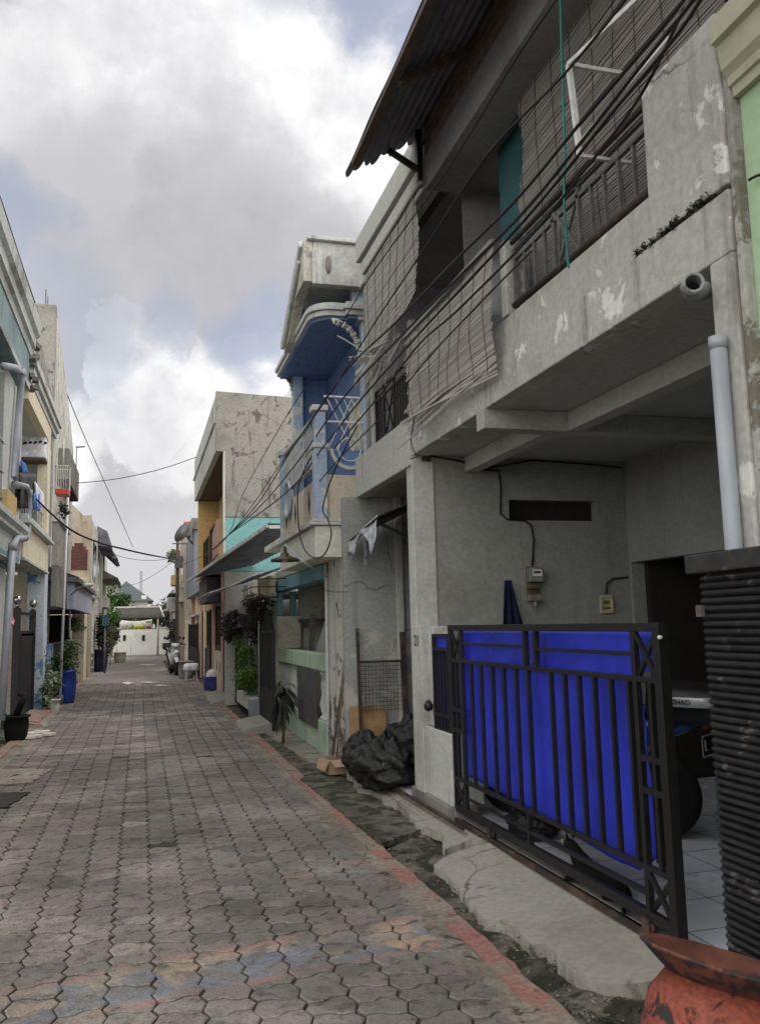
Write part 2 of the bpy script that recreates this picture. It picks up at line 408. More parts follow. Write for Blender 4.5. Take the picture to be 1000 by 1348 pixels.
stucco('blue_white', c3(186, 196, 208), .4, c3(120, 128, 140), .5, peel=c3(96, 130, 180), pa=.58, ps=2.4, off=3, peelz=(.1, 1.0, .12))
stucco('blue_worn', c3(86, 124, 178), .4, c3(60, 84, 120), .5, peel=c3(190, 200, 208), pa=.52, ps=4, off=3.5)
stucco('teal_grey', c3(128, 150, 152), .6, c3(80, 92, 92), .7, off=5)
stucco('pale_grey', c3(186, 188, 184), .4, c3(120, 120, 116), .5, off=5)
stucco('white_wall', c3(222, 222, 214), .4, c3(150, 148, 138), .5, peel=c3(170, 168, 158), pa=.66, ps=2)
plain('black_iron', c3(16, 15, 17), .5, .0, .35, 30, .5, rust=c3(40, 32, 29), ra=.66)
plain('rust_iron', c3(52, 42, 38), .7, .0, .35, 20, .4, rust=c3(84, 62, 50), ra=.52)
plain('grey_iron', c3(92, 90, 90), .6, 0., .3, 14, .4, rust=c3(84, 70, 60), ra=.58)
plain('white_iron', c3(205, 205, 203), .45, 0., .15, 14, rust=c3(120, 110, 100), ra=.66)
plain('steel', c3(160, 160, 160), .25, .9, .15)
plain('blue_sheet', (.024, .04, .50, 1), .46, 0., .22, 2.2, .4)
plain('black_rib', c3(30, 29, 31), .6, 0., .3, 12, .4, rust=c3(84, 82, 79), ra=.58, rs=9)
plain('black_cap', c3(48, 47, 48), .65, 0., .35, 14, .4, rust=c3(92, 90, 88), ra=.6, rs=9)
plain('pvc_grey', c3(150, 156, 166), .4, 0., .1, 5)
plain('pvc_worn', c3(140, 142, 144), .5, 0., .2, 9, rust=c3(96, 94, 90), ra=.6)
plain('wood_brown', c3(84, 68, 58), .8, 0., .35, 12)
plain('wood_grey', c3(112, 100, 90), .85, 0., .35, 14)
plain('plywood', c3(152, 118, 78), .8, 0., .25, 6, rust=c3(100, 78, 54), ra=.6)
plain('cardboard', c3(166, 138, 108), .85, 0., .15, 10)
plain('plank_dark', c3(82, 80, 84), .85, 0., .3, 8, rust=c3(46, 42, 42), ra=.58)
plain('roof_sheet', c3(98, 96, 106), .7, 0., .25, 5, rust=c3(74, 62, 58), ra=.6)
plain('garbage', c3(16, 16, 18), .24, 0., .2, 3, .45, bump=.0)
def crinkle(m):
    t = NT(m.node_tree); P = [n for n in t.n if n.type == 'NEW_GEOMETRY'][0].outputs['Position']
    a = t.noise(P, 11, 6, .6, 2.2).outputs[0]; b2 = t.noise(t.vscale(P, (26, 26, 9)), 1., 4, .6, 1.).outputs[0]
    r1 = t.math('ABSOLUTE', t.math('SUBTRACT', a, .5)); r2 = t.math('ABSOLUTE', t.math('SUBTRACT', b2, .5))
    bp = t.add('ShaderNodeBump'); bp.inputs['Strength'].default_value = .9; bp.inputs['Distance'].default_value = .018
    t.l.new(t.math('ADD', r1, t.math('MULTIPLY', r2, .6)), bp.inputs['Height']); t.l.new(bp.outputs[0], t.n['Principled BSDF'].inputs['Normal'])
crinkle(MATS['garbage'])
plain('meter_board', c3(90, 74, 58), .8)
plain('meter_box', c3(120, 118, 112), .45)
plain('dark_cloth', c3(30, 34, 58), .95, 0., .3, 20, .1)
plain('cable', c3(20, 20, 22), .5, 0., .2, 10)
plain('rope_teal', c3(20, 120, 110), .6)
plain('foil', c3(190, 196, 206), .3, .35, .25, 14)
plain('tarp_grey', c3(120, 120, 124), .8, 0., .25, 5)
plain('teal_door', c3(44, 92, 98), .6, 0., .2, 5)
plain('tile_white', c3(216, 222, 236), .22, 0., .06, 3, .5)
plain('tile_edge', c3(90, 92, 98), .6)
plain('black_rubber', c3(20, 20, 20), .85, 0., .3, 20, .3)
plain('black_plastic', c3(26, 26, 28), .45, 0., .2, 10)
plain('dark_plastic', c3(52, 52, 54), .5, 0., .2, 10)
plain('scooter_blue', c3(20, 66, 156), .2, .1, .08, 4, .6)
plain('scooter_white', c3(196, 198, 202), .25, .0, .08, 4, .6)
plain('silver_plastic', c3(186, 190, 190), .3, .3, .06)
plain('red_plastic', c3(206, 60, 40), .4)
plain('green_cloth', c3(20, 130, 110), .9)
plain('cat_fur', c3(16, 14, 14), .85, 0., .5, 40, .2, bump=.6)
plain('cat_eye', c3(150, 150, 60), .3)
plain('pot_clay', c3(150, 84, 56), .8)
plain('pot_blue', c3(32, 60, 150), .35, 0., .1)
plain('pot_navy', c3(22, 28, 60), .4)
plain('pot_white', c3(190, 186, 172), .7)
plain('soil', c3(50, 40, 32), .95)
plain('bark', c3(84, 70, 54), .9)
plain('green_stem', c3(90, 110, 60), .7)
plain('crate_blue', c3(30, 44, 130), .45)
plain('cloth_white', c3(206, 210, 216), .9)
plain('cloth_blue', c3(60, 110, 200), .9)
plain('cloth_pink', c3(230, 120, 150), .9)
plain('roof_green', c3(62, 75, 75), .7, 0., .1, 2)
plain('roof_tile', c3(70, 68, 61), .8, 0., .2, 2)
plain('brick_red', c3(96, 52, 46), .85)
plain('orange_tile', c3(196, 96, 60), .8)
plain('lamp_shade', c3(74, 66, 56), .5, .3, .2)
plain('glass_dark', c3(30, 34, 38), .1, 0., .1, 4, .6)
plain('glass_lamp', c3(220, 220, 214), .3)
plain('banner_white', c3(208, 206, 196), .6)
plain('banner_yellow', c3(228, 200, 60), .6)
plain('banner_red', c3(200, 60, 50), .6)
plain('banner_green', c3(120, 170, 120), .6)
plain('paint_black', c3(40, 40, 42), .7)
plain('plate_white', c3(200, 200, 200), .5)
plain('cream_panel', c3(196, 178, 112), .7, 0., .12, 5)
plain('number_panel', c3(176, 170, 140), .5)
leafmat('leaf_green', c3(30, 54, 24), c3(74, 106, 48))
leafmat('leaf_bright', c3(52, 84, 32), c3(104, 140, 60))
leafmat('leaf_dark', c3(22, 30, 22), c3(52, 60, 48))
leafmat('leaf_varieg', c3(50, 76, 44), c3(160, 174, 132))
leafmat('leaf_purple', c3(36, 30, 34), c3(74, 66, 66))
leafmat('leaf_olive', c3(60, 66, 38), c3(110, 112, 66))
leafmat('moss', c3(30, 34, 22), c3(64, 66, 44))
attrmat('paver')

# bamboo slats: brown-grey, each slat its own shade
def slatmat(name, c, c2):
    m, t, b, P, g = newmat(name); MATS[name] = m
    n = t.noise(t.vscale(P, (1, 1.2, 30)), 2., 4).outputs[0]
    n2 = t.noise(P, 1.6, 6).outputs[0]
    f = t.math('ADD', t.math('MULTIPLY', g.outputs['Random Per Island'], .55), t.math('MULTIPLY', n, .45))
    col = t.mixc(f, c, c2); col = t.mixc(t.ramp(n2, .5, .7, 0, .5), col, c3(150, 146, 142))
    t.l.new(col, b.inputs['Base Color']); b.inputs['Roughness'].default_value = .8
slatmat('bamboo_dark', c3(100, 94, 91), c3(154, 147, 142))
slatmat('bamboo_grey', c3(126, 119, 113), c3(188, 183, 176))

# road base with moss, concrete fill, gutter mud
def groundmat(name, c, c2, moss=.0, red=0.):
    m, t, b, P, g = newmat(name); MATS[name] = m
    n = t.noise(P, 2.2, 9, .65).outputs[0]; n2 = t.noise(P, 30, 5, .65).outputs[0]; n3 = t.noise(P, 5, 8, .7, .4).outputs[0]
    col = t.mixc(t.ramp(n, .35, .65), c, c2)
    if moss: col = t.mixc(t.ramp(n3, .62-moss*.25, .68-moss*.2), col, c3(38, 40, 24))
    if red: 
        n4 = t.noise(P, 1.7, 8, .7).outputs[0]
        col = t.mixc(t.ramp(n4, .60-red*.22, .66-red*.2, 0, .85), col, c3(152, 96, 86))
    sc = t.n.new('ShaderNodeVectorMath'); sc.operation = 'SCALE'; t.l.new(col, sc.inputs[0]); t.l.new(t.ramp(n2, .3, .7, .7, 1.3), sc.inputs[3])
    t.l.new(sc.outputs[0], b.inputs['Base Color']); b.inputs['Roughness'].default_value = .9
    bp = t.add('ShaderNodeBump'); bp.inputs['Strength'].default_value = .7; bp.inputs['Distance'].default_value = .015
    t.l.new(t.math('ADD', n3, t.math('MULTIPLY', n2, .5)), bp.inputs['Height']); t.l.new(bp.outputs[0], b.inputs['Normal'])
groundmat('joint_dirt', c3(44, 40, 35), c3(62, 56, 50), .3)
groundmat('gutter_mud', c3(58, 56, 44), c3(108, 103, 90), .6)
groundmat('concrete_fill', c3(104, 96, 84), c3(134, 126, 112), .25)
groundmat('kerb_red', c3(124, 112, 100), c3(140, 126, 112), .3, .62)
groundmat('kerb_grey', c3(118, 112, 102), c3(142, 136, 124), .2, .15)
groundmat('earth', c3(84, 78, 68), c3(110, 104, 92), .3)
groundmat('far_paving', c3(112, 107, 101), c3(130, 124, 118))

# ------------------------------------------------------------------ ground and street
def struct(mb, name, mat, **k):
    return tag(mb.build(name, mat, **k), kind='structure')
g = MB(); g.add([(-250, -60, -.09), (250, -60, -.09), (250, 500, -.09), (-250, 500, -.09)], [(0, 1, 2, 3)]); struct(g, 'ground', 'earth')
g = MB(); g.box(-1.72, 1.68, -4, 27.2, -.08, -.016); struct(g, 'street_bed', 'joint_dirt')
g = MB(); g.box(-1.72, 1.68, 27.2, 57, -.08, -.002); struct(g, 'street_far', 'far_paving')

def pavers():
    W_, D_ = .205, .143
    xs0 = -1.56; ncol = 15
    V = []; Fc = []; C = []
    rng = random.Random(3)
    tones = [c3(113, 107, 101), c3(108, 103, 97), c3(117, 110, 103), c3(104, 99, 94), c3(114, 106, 101)]
    orange = c3(176, 144, 114); blue = c3(112, 120, 134); pink = c3(154, 112, 106); pale = c3(150, 144, 134)
    zz = .026
    for c in range(ncol):
        x0 = xs0+c*W_; ph = (c % 2)*.5
        y = 2.2+ph*D_; r = 0
        while y < 27.1:
            yc = y+D_/2
            if rng.random() < .006 and y > 4: y += D_; r += 1; continue
            # outline of one interlocking stone: one fat end, one thin end, toothed sides
            w = .0050
            L = x0+w; Rr = x0+W_-w; y0 = y+w; y1 = y+D_-w
            dx0 = .013; A = .019
            near = y < 12
            sg = 1 if r % 2 else -1
            def lev(t): 
                k = max(-1., min(1., (t-.5)*6)); return -sg*A*k*(1.25-.5*abs(t-.5)*2)
            pts = []
            ts = (0, .2, .38, .5, .62, .8, 1) if near else (0, .4, .6, 1)
            xa = L+dx0; xb = Rr-dx0
            for t in ts: pts.append((xa+(xb-xa)*t, y0-lev(t)))
            pts.append((Rr+dx0, yc))
            for t in reversed(ts): pts.append((xa+(xb-xa)*t, y1+lev(t)))
            pts.append((L-dx0, yc))
            # colour
            xm = (L+Rr)/2
            col = Vector(rng.choice(tones)[:3])
            if 16.8 < yc < 17.25 and rng.random() < .8: col = col.lerp(Vector(pale[:3]), .8)  # paler stones paint in the faint sunlit stripe across the alley
            if 13.6 < yc < 15 and abs(xm-.3) < 1. and rng.random() < .4: col = col.lerp(Vector(pale[:3]), .4)
            if rng.random() < .006: col = col.lerp(Vector(pink[:3]), .4)
            if abs(xm) < .06 and rng.random() < .12: col = col.lerp(Vector(pale[:3]), .7)
            col *= rng.uniform(.86, 1.1)
            dz = rng.gauss(0, .002)+.006*fbm(xm, yc, 0, .7)-.006
            tx, ty = rng.gauss(0, .012), rng.gauss(0, .012)
            hz = lambda px, py: dz+(px-xm)*tx+(py-yc)*ty
            n = len(pts); b = len(V); ins = .93
            V.extend((p[0], p[1], hz(*p)-.022) for p in pts)
            V.extend((p[0], p[1], hz(*p)-.004) for p in pts)
            V.extend((xm+(p[0]-xm)*ins, yc+(p[1]-yc)*ins, hz(*p)) for p in pts)
            for ring in (0, 1):
                for i in range(n):
                    j = (i+1) % n
                    Fc.append((b+ring*n+i, b+ring*n+j, b+(ring+1)*n+j, b+(ring+1)*n+i)); C.append(col)
            Fc.append(tuple(b+2*n+i for i in range(n))); C.append(col)
            y += D_; r += 1
    me = bpy.data.meshes.new('paving'); me.from_pydata(V, [], Fc)
    at = me.attributes.new('stone', 'FLOAT_COLOR', 'CORNER')
    data = []
    for f, c in zip(Fc, C): data += [c[0], c[1], c[2], 1.]*len(f)
    at.data.foreach_set('color', data)
    me.materials.append(MATS['paver']); o = bpy.data.objects.new('paving', me); COL.objects.link(o); tag(o, kind='structure')
pavers()
def strip(name, mat, xa, xb, y0, y1, z, step=.12, jag=.02, seed=0, thick=.05, zb=None, hump=0.):
    """a long poured strip with ragged edges"""
    n = int((y1-y0)/step); rng = random.Random(seed)
    fa = xa if callable(xa) else (lambda y: xa); fb = xb if callable(xb) else (lambda y: xb)
    g = MB(); vs = []; fs = []
    for i in range(n+1):
        y = y0+(y1-y0)*i/n
        a = fa(y)+rng.uniform(-jag, jag)*.5+jag*fbm(y, seed, 0, 3); b = fb(y)+rng.uniform(-jag, jag)*.5+jag*fbm(y, seed+9, 0, 3)
        zz = z(y) if callable(z) else z; zr = (zb(y) if callable(zb) else zb) if zb is not None else zz
        zo = hump*fbm(y, seed, 3, 1.5)
        vs += [(a, y, zz-thick), (a, y, zz+zo), ((a+b)/2, y, (zz+zr)/2+zo+abs(hump)*.5), (b, y, zr+zo), (b, y, zr-thick)]
    for i in range(n):
        for k in range(4): fs.append((i*5+k, i*5+k+1, i*5+5+k+1, i*5+5+k))
    fs.append((0, 1, 2, 3, 4)); fs.append(tuple(n*5+k for k in (4, 3, 2, 1, 0)))
    g.add(vs, fs); return struct(g, name, mat)
strip('paving_edge', 'concrete_fill', 1.47, 1.60, 2., 27, -.006, seed=1, jag=.02)
strip('kerb_band', 'kerb_red', 1.585, 1.70, 2., 40, .002, seed=2, jag=.018)
strip('gutter', 'gutter_mud', 1.69, lambda y: 2.28, 1.5, 40, -.03, seed=3, jag=.03, step=.07, hump=.03)
strip('paving_edge', 'concrete_fill', -1.72, -1.55, 2., 27, -.006, seed=11, jag=.03)
strip('kerb_band', 'kerb_red', -1.84, -1.70, 2., 40, .004, seed=12, jag=.018)
strip('gutter', 'gutter_mud', -2.3, -1.82, 1.5, 40, -.02, seed=13, jag=.03, hump=.03)
# concrete patches and drain covers along the right-hand gutter
def slab_px(name, mat, pts, z=.0, th=.05, jag=.012, seed=0, stepl=.05, topz=None):
    rng = random.Random(seed); P = [PZ(a, b, z) for a, b in pts]; out = []
    for i, p in enumerate(P):
        q = P[(i+1) % len(P)]; n = max(1, int((q-p).length/stepl))
        for k in range(n):
            v = p.lerp(q, k/n)
            if jag: v += Vector((rng.uniform(-jag, jag), rng.uniform(-jag, jag), 0))
            if topz: v.z = topz(v.x, v.y)
            out.append(v)
    g = MB(); n = len(out)
    g.prism([v-Vector((0, 0, th)) for v in out], (0, 0, th)); return g, out
def apron(pts, seed, z0=.02, z1=.10, xa=1.8, xb=2.34):
    tz = lambda x, y: z0+(z1-z0)*max(0, min(1, (x-xa)/(xb-xa)))
    rng = random.Random(seed); seed = seed*3.1; P = [PZ(a, b, .05) if isinstance(a, (int,)) else Vector((a, b, .05)) for a, b in pts]
    out = []
    for i, p in enumerate(P):
        q = P[(i+1) % len(P)]; n = max(1, int((q-p).length/.035))
        for k in range(n):
            v = p.lerp(q, k/n)
            v += Vector((.05*fbm(v.x, v.y, seed, 5)+rng.uniform(-.004, .004), .03*fbm(v.y, v.x, seed, 6), 0)) if v.x < 2.25 else Vector((0, 0, 0))
            v.z = tz(v.x, v.y); out.append(v)
    g = MB(); n = len(out)
    g.add([v-Vector((0, 0, .07)) for v in out]+out, [tuple(range(n))[::-1], tuple(range(n, 2*n))]+[(i, (i+1) % n, n+(i+1) % n, n+i) for i in range(n)])
    return g
struct(apron([(565, 1135), (600, 1162), (640, 1205), (665, 1212), (690, 1240), (720, 1238), (760, 1272), (800, 1290), (2.02, 3.44), (2.46, 3.3), (2.46, 5.62), (600, 1122), (575, 1130)], 5), 'apron', 'concrete_apron')
struct(apron([(455, 1008), (470, 1035), (500, 1048), (530, 1062), (545, 1080), (578, 1100), (590, 1118), (612, 1112), (2.46, 5.7), (2.46, 9.1), (2.14, 9.1)], 6, .03, .10, 1.95, 2.34), 'apron', 'concrete_apron')
struct(apron([(1.7, 2.0), (1.72, 2.75), (1.86, 3.1), (2.0, 3.25), (2.4, 3.28), (2.4, 2.0)], 8, .0, .02), 'apron', 'kerb_grey')
struct(apron([(2.2, 9.12), (1.98, 9.2), (1.86, 12.5), (1.9, 14.5), (2.25, 14.5), (2.4, 9.3)], 9, -.01, .03), 'apron', 'kerb_grey')
for i, pts in enumerate([[(395, 1025), (430, 1010), (520, 1062), (470, 1085)], [(440, 1060), (500, 1060), (560, 1090), (500, 1110)]]):
    g, _ = slab_px('drain_cover', 'gutter_mud', pts, .012+.009*i, .04, .012, i); tag(g.build('drain_cover', 'gutter_mud'), kind='structure')
# little ramps further along
def ramp(x0, x1, y0, y1, z0, z1, mat, name='ramp', xs=1):
    g = MB(); n = 8; rng = random.Random(int(y0*10)); vs = []; fs = []
    for i in range(n+1):
        y = y0+(y1-y0)*i/n
        vs += [(x0+rng.uniform(-.04, .04), y, z0), (x0+(x1-x0)*.1, y, z0+.04), (x1, y, z1), (x1, y, -.05), (x0, y, -.05)]
    for i in range(n):
        for k in range(5): fs.append((i*5+k, i*5+(k+1) % 5, i*5+5+(k+1) % 5, i*5+5+k))
    fs += [(0, 1, 2, 3, 4), tuple(n*5+k for k in (4, 3, 2, 1, 0))]
    g.add(vs, fs); return struct(g, name, mat)
ramp(1.52, 1.95, 13.3, 14.7, .01, .12, 'concrete_apron')
ramp(1.45, 2.0, 18.4, 21.2, .01, .12, 'concrete_apron')
ramp(-1.52, -2.05, 15.6, 18.2, .01, .16, 'kerb_grey')
ramp(-1.60, -2.0, 15.7, 17.9, .05, .16, 'kerb_red')
# pale concrete patch and dark repair on the left
g, _ = slab_px('patch', 'concrete_fill', [(-20, 1012), (68, 1012), (40, 1030), (-20, 1034)], .014, .02, .03, 4); struct(g, 'paving_patch', 'kerb_grey')
g, _ = slab_px('patch', 'concrete_fill', [(-40, 1044), (40, 1042), (10, 1062), (-60, 1064)], .010, .02, .02, 5); struct(g, 'paving_patch', 'joint_dirt')
for i, (a, b, w, h) in enumerate([(168, 899, 8, 2), (196, 898, 16, .9), (212, 902, 9, 1.0), (195, 875, 12, .7)]):
    g, _ = slab_px('patch', 'kerb_grey', [(a-w, b), (a, b-h), (a+w, b), (a, b+h)], .012, .012, .03, 6+i, .15); struct(g, 'paving_patch', 'pot_white')
# ================================================================== the grey house with the carport (number 21)
XF = 2.3
house = thing('grey_house', 'grey two-storey house with open carport, bamboo blinds and peeling plaster, number 21 on its column', 'house', (2.3, 5, .1))
g = MB(); g.box(XF, 2.46, 2.78, 2.93, .0, 3.07); g.build('column', 'grey_peel', house, .008)
g = MB(); g.box(XF, 2.42, 2.68+.1, 3.33, 3.36, 4.13); g.build('upper_wall', 'grey_peel', house, .01)
g = MB(); g.box(2.315, 2.60, 2.742, 2.779, .0, 3.97); g.build('side_wall', 'grey_peel_dark', house, .008)
g = MB(); g.box(XF, 2.46, 2.78, 7.07, 3.07, 3.34); g.build('lintel_beam', 'grey_peel', house, .008)
g = MB(); g.box(XF+.02, 2.44, 3.332, 7.07, 3.342, 3.60); g.build('parapet', 'grey_peel', house, .01)
# flaked plaster ledge with moss
g = MB(); rng = random.Random(5)
for i in range(26):
    y = 2.86+rng.random()**1.2*.60; k = 1-abs(y-3.05)*1.2
    g.leaves((XF+.004, y, 3.35+.012*k), (.018, .035, .012+.022*max(0, k)), 60, .013, rng, clumps=4)
g.build('moss', 'moss', house)
g = MB(); g.box(XF, 2.5, 7.071, 7.25, 0, 3.02); g.build('column', 'grey_paint', house, .008)
g = MB(); g.box(XF-.012, 2.34, 6.99, 7.075, 3.34, 4.3); g.build('post', 'white_paint', house, .006)
g = MB(); g.box(XF+.005, 2.46, 4.96, 5.05, 3.601, 4.12); g.build('post', 'grey_peel', house, .006)
# lower pilasters beside the gate
g = MB(); g.box(XF-.02, 2.5, 6.93, 7.14, .18, 1.565); g.build('pilaster', 'grey_paint', house, .006)
g = MB(); g.box(XF-.005, 2.56, 6.32, 6.925, .2, 1.56 if False else .74); g.build('low_wall', 'grey_paint', house, .008)
g = MB(); g.box(2.34, 2.5, 6.74, 6.928, .745, 1.56); g.build('pilaster', 'grey_paint', house, .006)
g = MB(); g.box(XF-.03, 2.5, 6.30, 7.26, .0, .2); g.build('base_band', 'concrete_dark', house, .006)
# carport: floor, ceiling, walls
g = MB(); g.box(2.36, 6.6, 1.6, 7.08, -.02, .118); g.build('floor', 'tile_white', house)
g = MB()
for k in range(12): g.box(2.5+.4*k, 2.5+.4*k+.006, 1.6, 7.05, .1185, .1195)
for k in range(14): g.box(2.4, 6.6, 1.7+.4*k, 1.7+.4*k+.006, .1185, .1195)
g.build('tile_joint', 'tile_edge', house)
g = MB(); g.box(2.36, 2.42, 3.3, 6.3, .0, .121); g.build('sill', 'concrete_apron', house, .004)
g = MB(); g.box(2.461, 6.6, 1.6, 7.08, 3.075, 3.2); g.build('ceiling', 'soffit', house)
g = MB(); g.wall('y', 7.085, 7.2, 2.501, 6.6, 0, 3.1, [(3.22, 4.12, 2.50, 2.69)]); g.build('wall', 'carport_wall', house)
g = MB(); g.box(3.2, 4.14, 7.201, 7.23, 2.45, 2.72); g.build('vent', 'dark_interior', house)
for k in range(5): pass
g = MB(); g.wall('x', 4.42, 4.56, 1.6, 7.083, 0, 3.1, [(2.2, 7.05, -.1, 2.11)]); g.build('inner_wall', 'carport_wall', house)
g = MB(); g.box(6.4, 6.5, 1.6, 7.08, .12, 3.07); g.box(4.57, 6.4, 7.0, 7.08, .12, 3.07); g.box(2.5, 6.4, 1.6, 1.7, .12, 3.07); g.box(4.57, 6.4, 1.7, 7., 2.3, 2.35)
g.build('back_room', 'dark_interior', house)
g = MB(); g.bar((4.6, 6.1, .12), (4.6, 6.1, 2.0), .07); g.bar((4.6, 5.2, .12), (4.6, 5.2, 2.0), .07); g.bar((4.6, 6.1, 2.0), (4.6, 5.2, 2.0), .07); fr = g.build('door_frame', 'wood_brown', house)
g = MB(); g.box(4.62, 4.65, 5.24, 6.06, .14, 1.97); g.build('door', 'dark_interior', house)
# ceiling beams
g = MB(); g.box(2.285, 4.41, 5.38, 5.52, 2.93, 3.074); g.build('ceiling_beam', 'soffit', house, .006)
g = MB(); g.box(2.93, 3.06, 1.71, 5.375, 2.935, 3.073); g.build('ceiling_beam', 'soffit', house, .006)
g = MB(); g.box(2.80, 2.93, 5.525, 7.08, 2.935, 3.073); g.build('ceiling_beam', 'soffit', house, .006)
# far bay: alcove under the second balcony
g = MB(); g.wall('x', 2.28, 2.40, 7.08, 9.05, 2.98, 3.42, []); g.build('parapet', 'grey_paint', house, .01)
g = MB(); g.box(2.401, 3.9, 7.21, 9.3, 3.0, 3.12); g.build('balcony_slab', 'soffit', house)
g = MB(); g.box(2.14, 2.72, 9.1, 9.2, .0, 3.0); g.build('alcove_wall', 'alcove_wall', house, .006)
g = MB(); g.box(2.721, 2.80, 9.04, 9.2, .0, 3.0); g.build('corner_post', 'grey_paint', house, .006)
g = MB(); g.wall('x', 3.3, 3.4, 7.21, 9.12, .1, 3.0, [(7.6, 8.7, .0, 2.35)]); g.box(2.801, 3.4, 9.12, 9.2, .1, 3.0); g.build('alcove_back', 'alcove_wall', house)
g = MB(); g.box(3.42, 3.46, 7.6, 8.7, .12, 2.35); g.build('door', 'dark_plastic', house)
g = MB(); g.box(2.3, 3.4, 7.21, 9.1, -.02, .115); g.build('alcove_floor', 'tile_white', house)
g = MB(); g.box(2.30, 2.38, 8.33, 8.42, 3.421, 5.2); g.build('jamb', 'grey_paint', house, .005)
# upper beam and fascia of the far bay
g = MB(); g.box(2.30, 2.45, 6.5, 8.78, 5.30, 5.56); g.build('top_beam', 'grey_paint', house, .008)
g = MB(); g.box(2.27, 2.50, 6.5, 8.80, 5.60, 5.86); g.build('fascia', 'grey_paint', house, .008)
g = MB(); g.box(2.33, 2.45, 6.5, 8.77, 5.56, 5.60)
g.build('groove', 'concrete_dark', house)
g = MB(); g.box(2.5, 5.5, 6.5, 9.0, 5.62, 5.8); g.build('roof_slab', 'concrete_dark', house)
# beam and ceiling over the near bay
g = MB(); g.box(2.30, 2.62, -.5, 6.49, 5.27, 5.56); g.build('top_beam', 'upper_interior', house, .006)
g = MB(); g.box(2.31, 2.36, -.5, 6.49, 5.565, 5.90); g.build('fascia', 'wood_grey', house)
g = MB(); g.box(2.27, 2.31, -.5, 6.49, 5.68, 5.72); g.build('batten', 'wood_brown', house)
g = MB(); g.box(2.62, 4.2, -.5, 6.49, 5.36, 5.44); g.build('upper_ceiling', 'upper_interior', house)
g = MB(); g.box(3.55, 3.65, -.5, 8.9, 3.2, 5.4); g.build('upper_wall', 'upper_interior', house)
g = MB(); g.box(2.7, 3.54, 6.6, 6.66, 3.2, 5.35); g.build('partition', 'upper_interior', house)
g = MB(); g.box(2.401, 3.54, 8.9, 9.0, 3.12, 5.5); g.build('end_wall', 'upper_interior', house)
g = MB(); g.box(3.65, 5.5, 8.9, 9.0, 3.12, 5.62); g.box(2.62, 3.6, 6.49, 9.0, 5.44, 5.62); g.build('loft', 'upper_interior', house)
g = MB(); g.box(2.461, 3.54, 2.78, 7.05, 3.21, 3.27); g.build('upper_floor', 'soffit', house)
qa = PX(655, 205, 2.72); qb = PX(690, 330, 2.72); g = MB(); g.box(2.72, 2.76, qb.y-.3, qa.y, 3.3, 5.35); d = g.build('door', 'teal_door', house)
text_obj('house_number', '21', .135, (XF-.0225, 7.02, 1.44), Matrix(((0, 0, -1), (-1, 0, 0), (0, 1, 0))), 'paint_black', house)
# conduit on the wall
def wire_on_wall(pts, r, par, mat='cable', name='conduit', ax='y', c=7.07):
    P = [(PY(a, b, c) if ax == 'y' else PX(a, b, c)) for a, b in pts]
    return MB().tube(P, r, 5).build(name, mat, par)
wire_on_wall([(552, 598), (600, 606), (622, 612), (632, 618), (656, 620), (659, 640), (658, 676), (668, 684), (690, 685), (699, 692), (702, 710), (700, 745)], .009, house)
wire_on_wall([(632, 618), (700, 606), (770, 611), (818, 616)], .008, house)
wire_on_wall([(781, 612), (784, 640), (783, 668)], .004, house, 'pvc_grey')
wire_on_wall([(797, 782), (798, 768), (806, 762), (826, 760)], .009, house, 'dark_plastic')

# pipes at the column
t = thing('drain_pipe', 'thick grey plastic downpipe standing against the right column of the carport', 'pipe', (2.27, 2.87, 1.5))
g = MB(); g.tube([(2.262, 2.865, .9), (2.262, 2.865, 2.72)], .034, 20); g.build('pipe', 'pvc_grey', t)
g = MB(); g.lathe([(.034, 0), (.037, 0), (.037, .05), (.032, .05), (.032, .0)], (2.262, 2.865, 2.68), 20); g.build('socket', 'pvc_grey', t)
t = thing('pipe_elbow', 'open-ended grey pipe stub poking from the column above the downpipe', 'pipe', (2.3, 2.9, 2.93))
g = MB(); g.tube(catmull([(2.33, 3.0, 2.99), (2.26, 2.98, 2.965), (2.20, 2.93, 2.955), (2.165, 2.86, 2.955)], 5), .036, 18, False); g.build('elbow', 'pvc_worn', t, solid=.005)
g = MB(); g.tube([(2.190, 2.915, 2.955), (2.165, 2.86, 2.955)], .041, 18, False); g.build('collar', 'pvc_worn', t, solid=.006)

# meter
t = thing('electricity_meter', 'grey electricity meter on a brown board, wired to the carport back wall', 'meter', tuple(PY(703, 775, 7.08)))
p = lambda u, v, y=7.08: PY(u, v, y)
a = p(691, 746); b = p(709, 791)
g = MB(); g.box(a.x, b.x, 7.05, 7.083, b.z, a.z); g.build('board', 'meter_board', t, .004)
a = p(695, 747, 7.0); b = p(714, 766, 7.0)
g = MB(); g.box(a.x, b.x, 6.97, 7.048, b.z, a.z); bx = g.build('meter_case', 'meter_box', t, .01)
g = MB(); g.box(a.x+.025, b.x-.02, 6.962, 6.972, b.z+.05, a.z-.02); g.build('dial', 'plate_white', bx)
g = MB(); g.box(a.x+.035, b.x-.035, 6.960, 6.963, (a.z+b.z)/2+.01, (a.z+b.z)/2+.03); g.build('register', 'paint_black', bx)
g = MB(); g.box(a.x+.01, b.x-.03, 7.0, 7.049, b.z-.06, b.z-.01); g.build('terminal_cover', 'meter_board', t, .005)
a = p(695, 783, 7.0); b = p(712, 791, 7.0)
g = MB(); g.box(a.x, b.x, 6.98, 7.049, b.z, a.z); g.lathe([(.02, 0), (.022, .02), (.012, .05)], ((a.x+b.x)/2, 6.99, b.z-.05), 8); g.build('breaker', 'meter_box', t, .006)
g = MB(); g.tube([((a.x+b.x)/2, 7.02, b.z), ((a.x+b.x)/2+.01, 7.02, b.z-.1)], .008, 6); g.build('lead', 'pvc_grey', t)
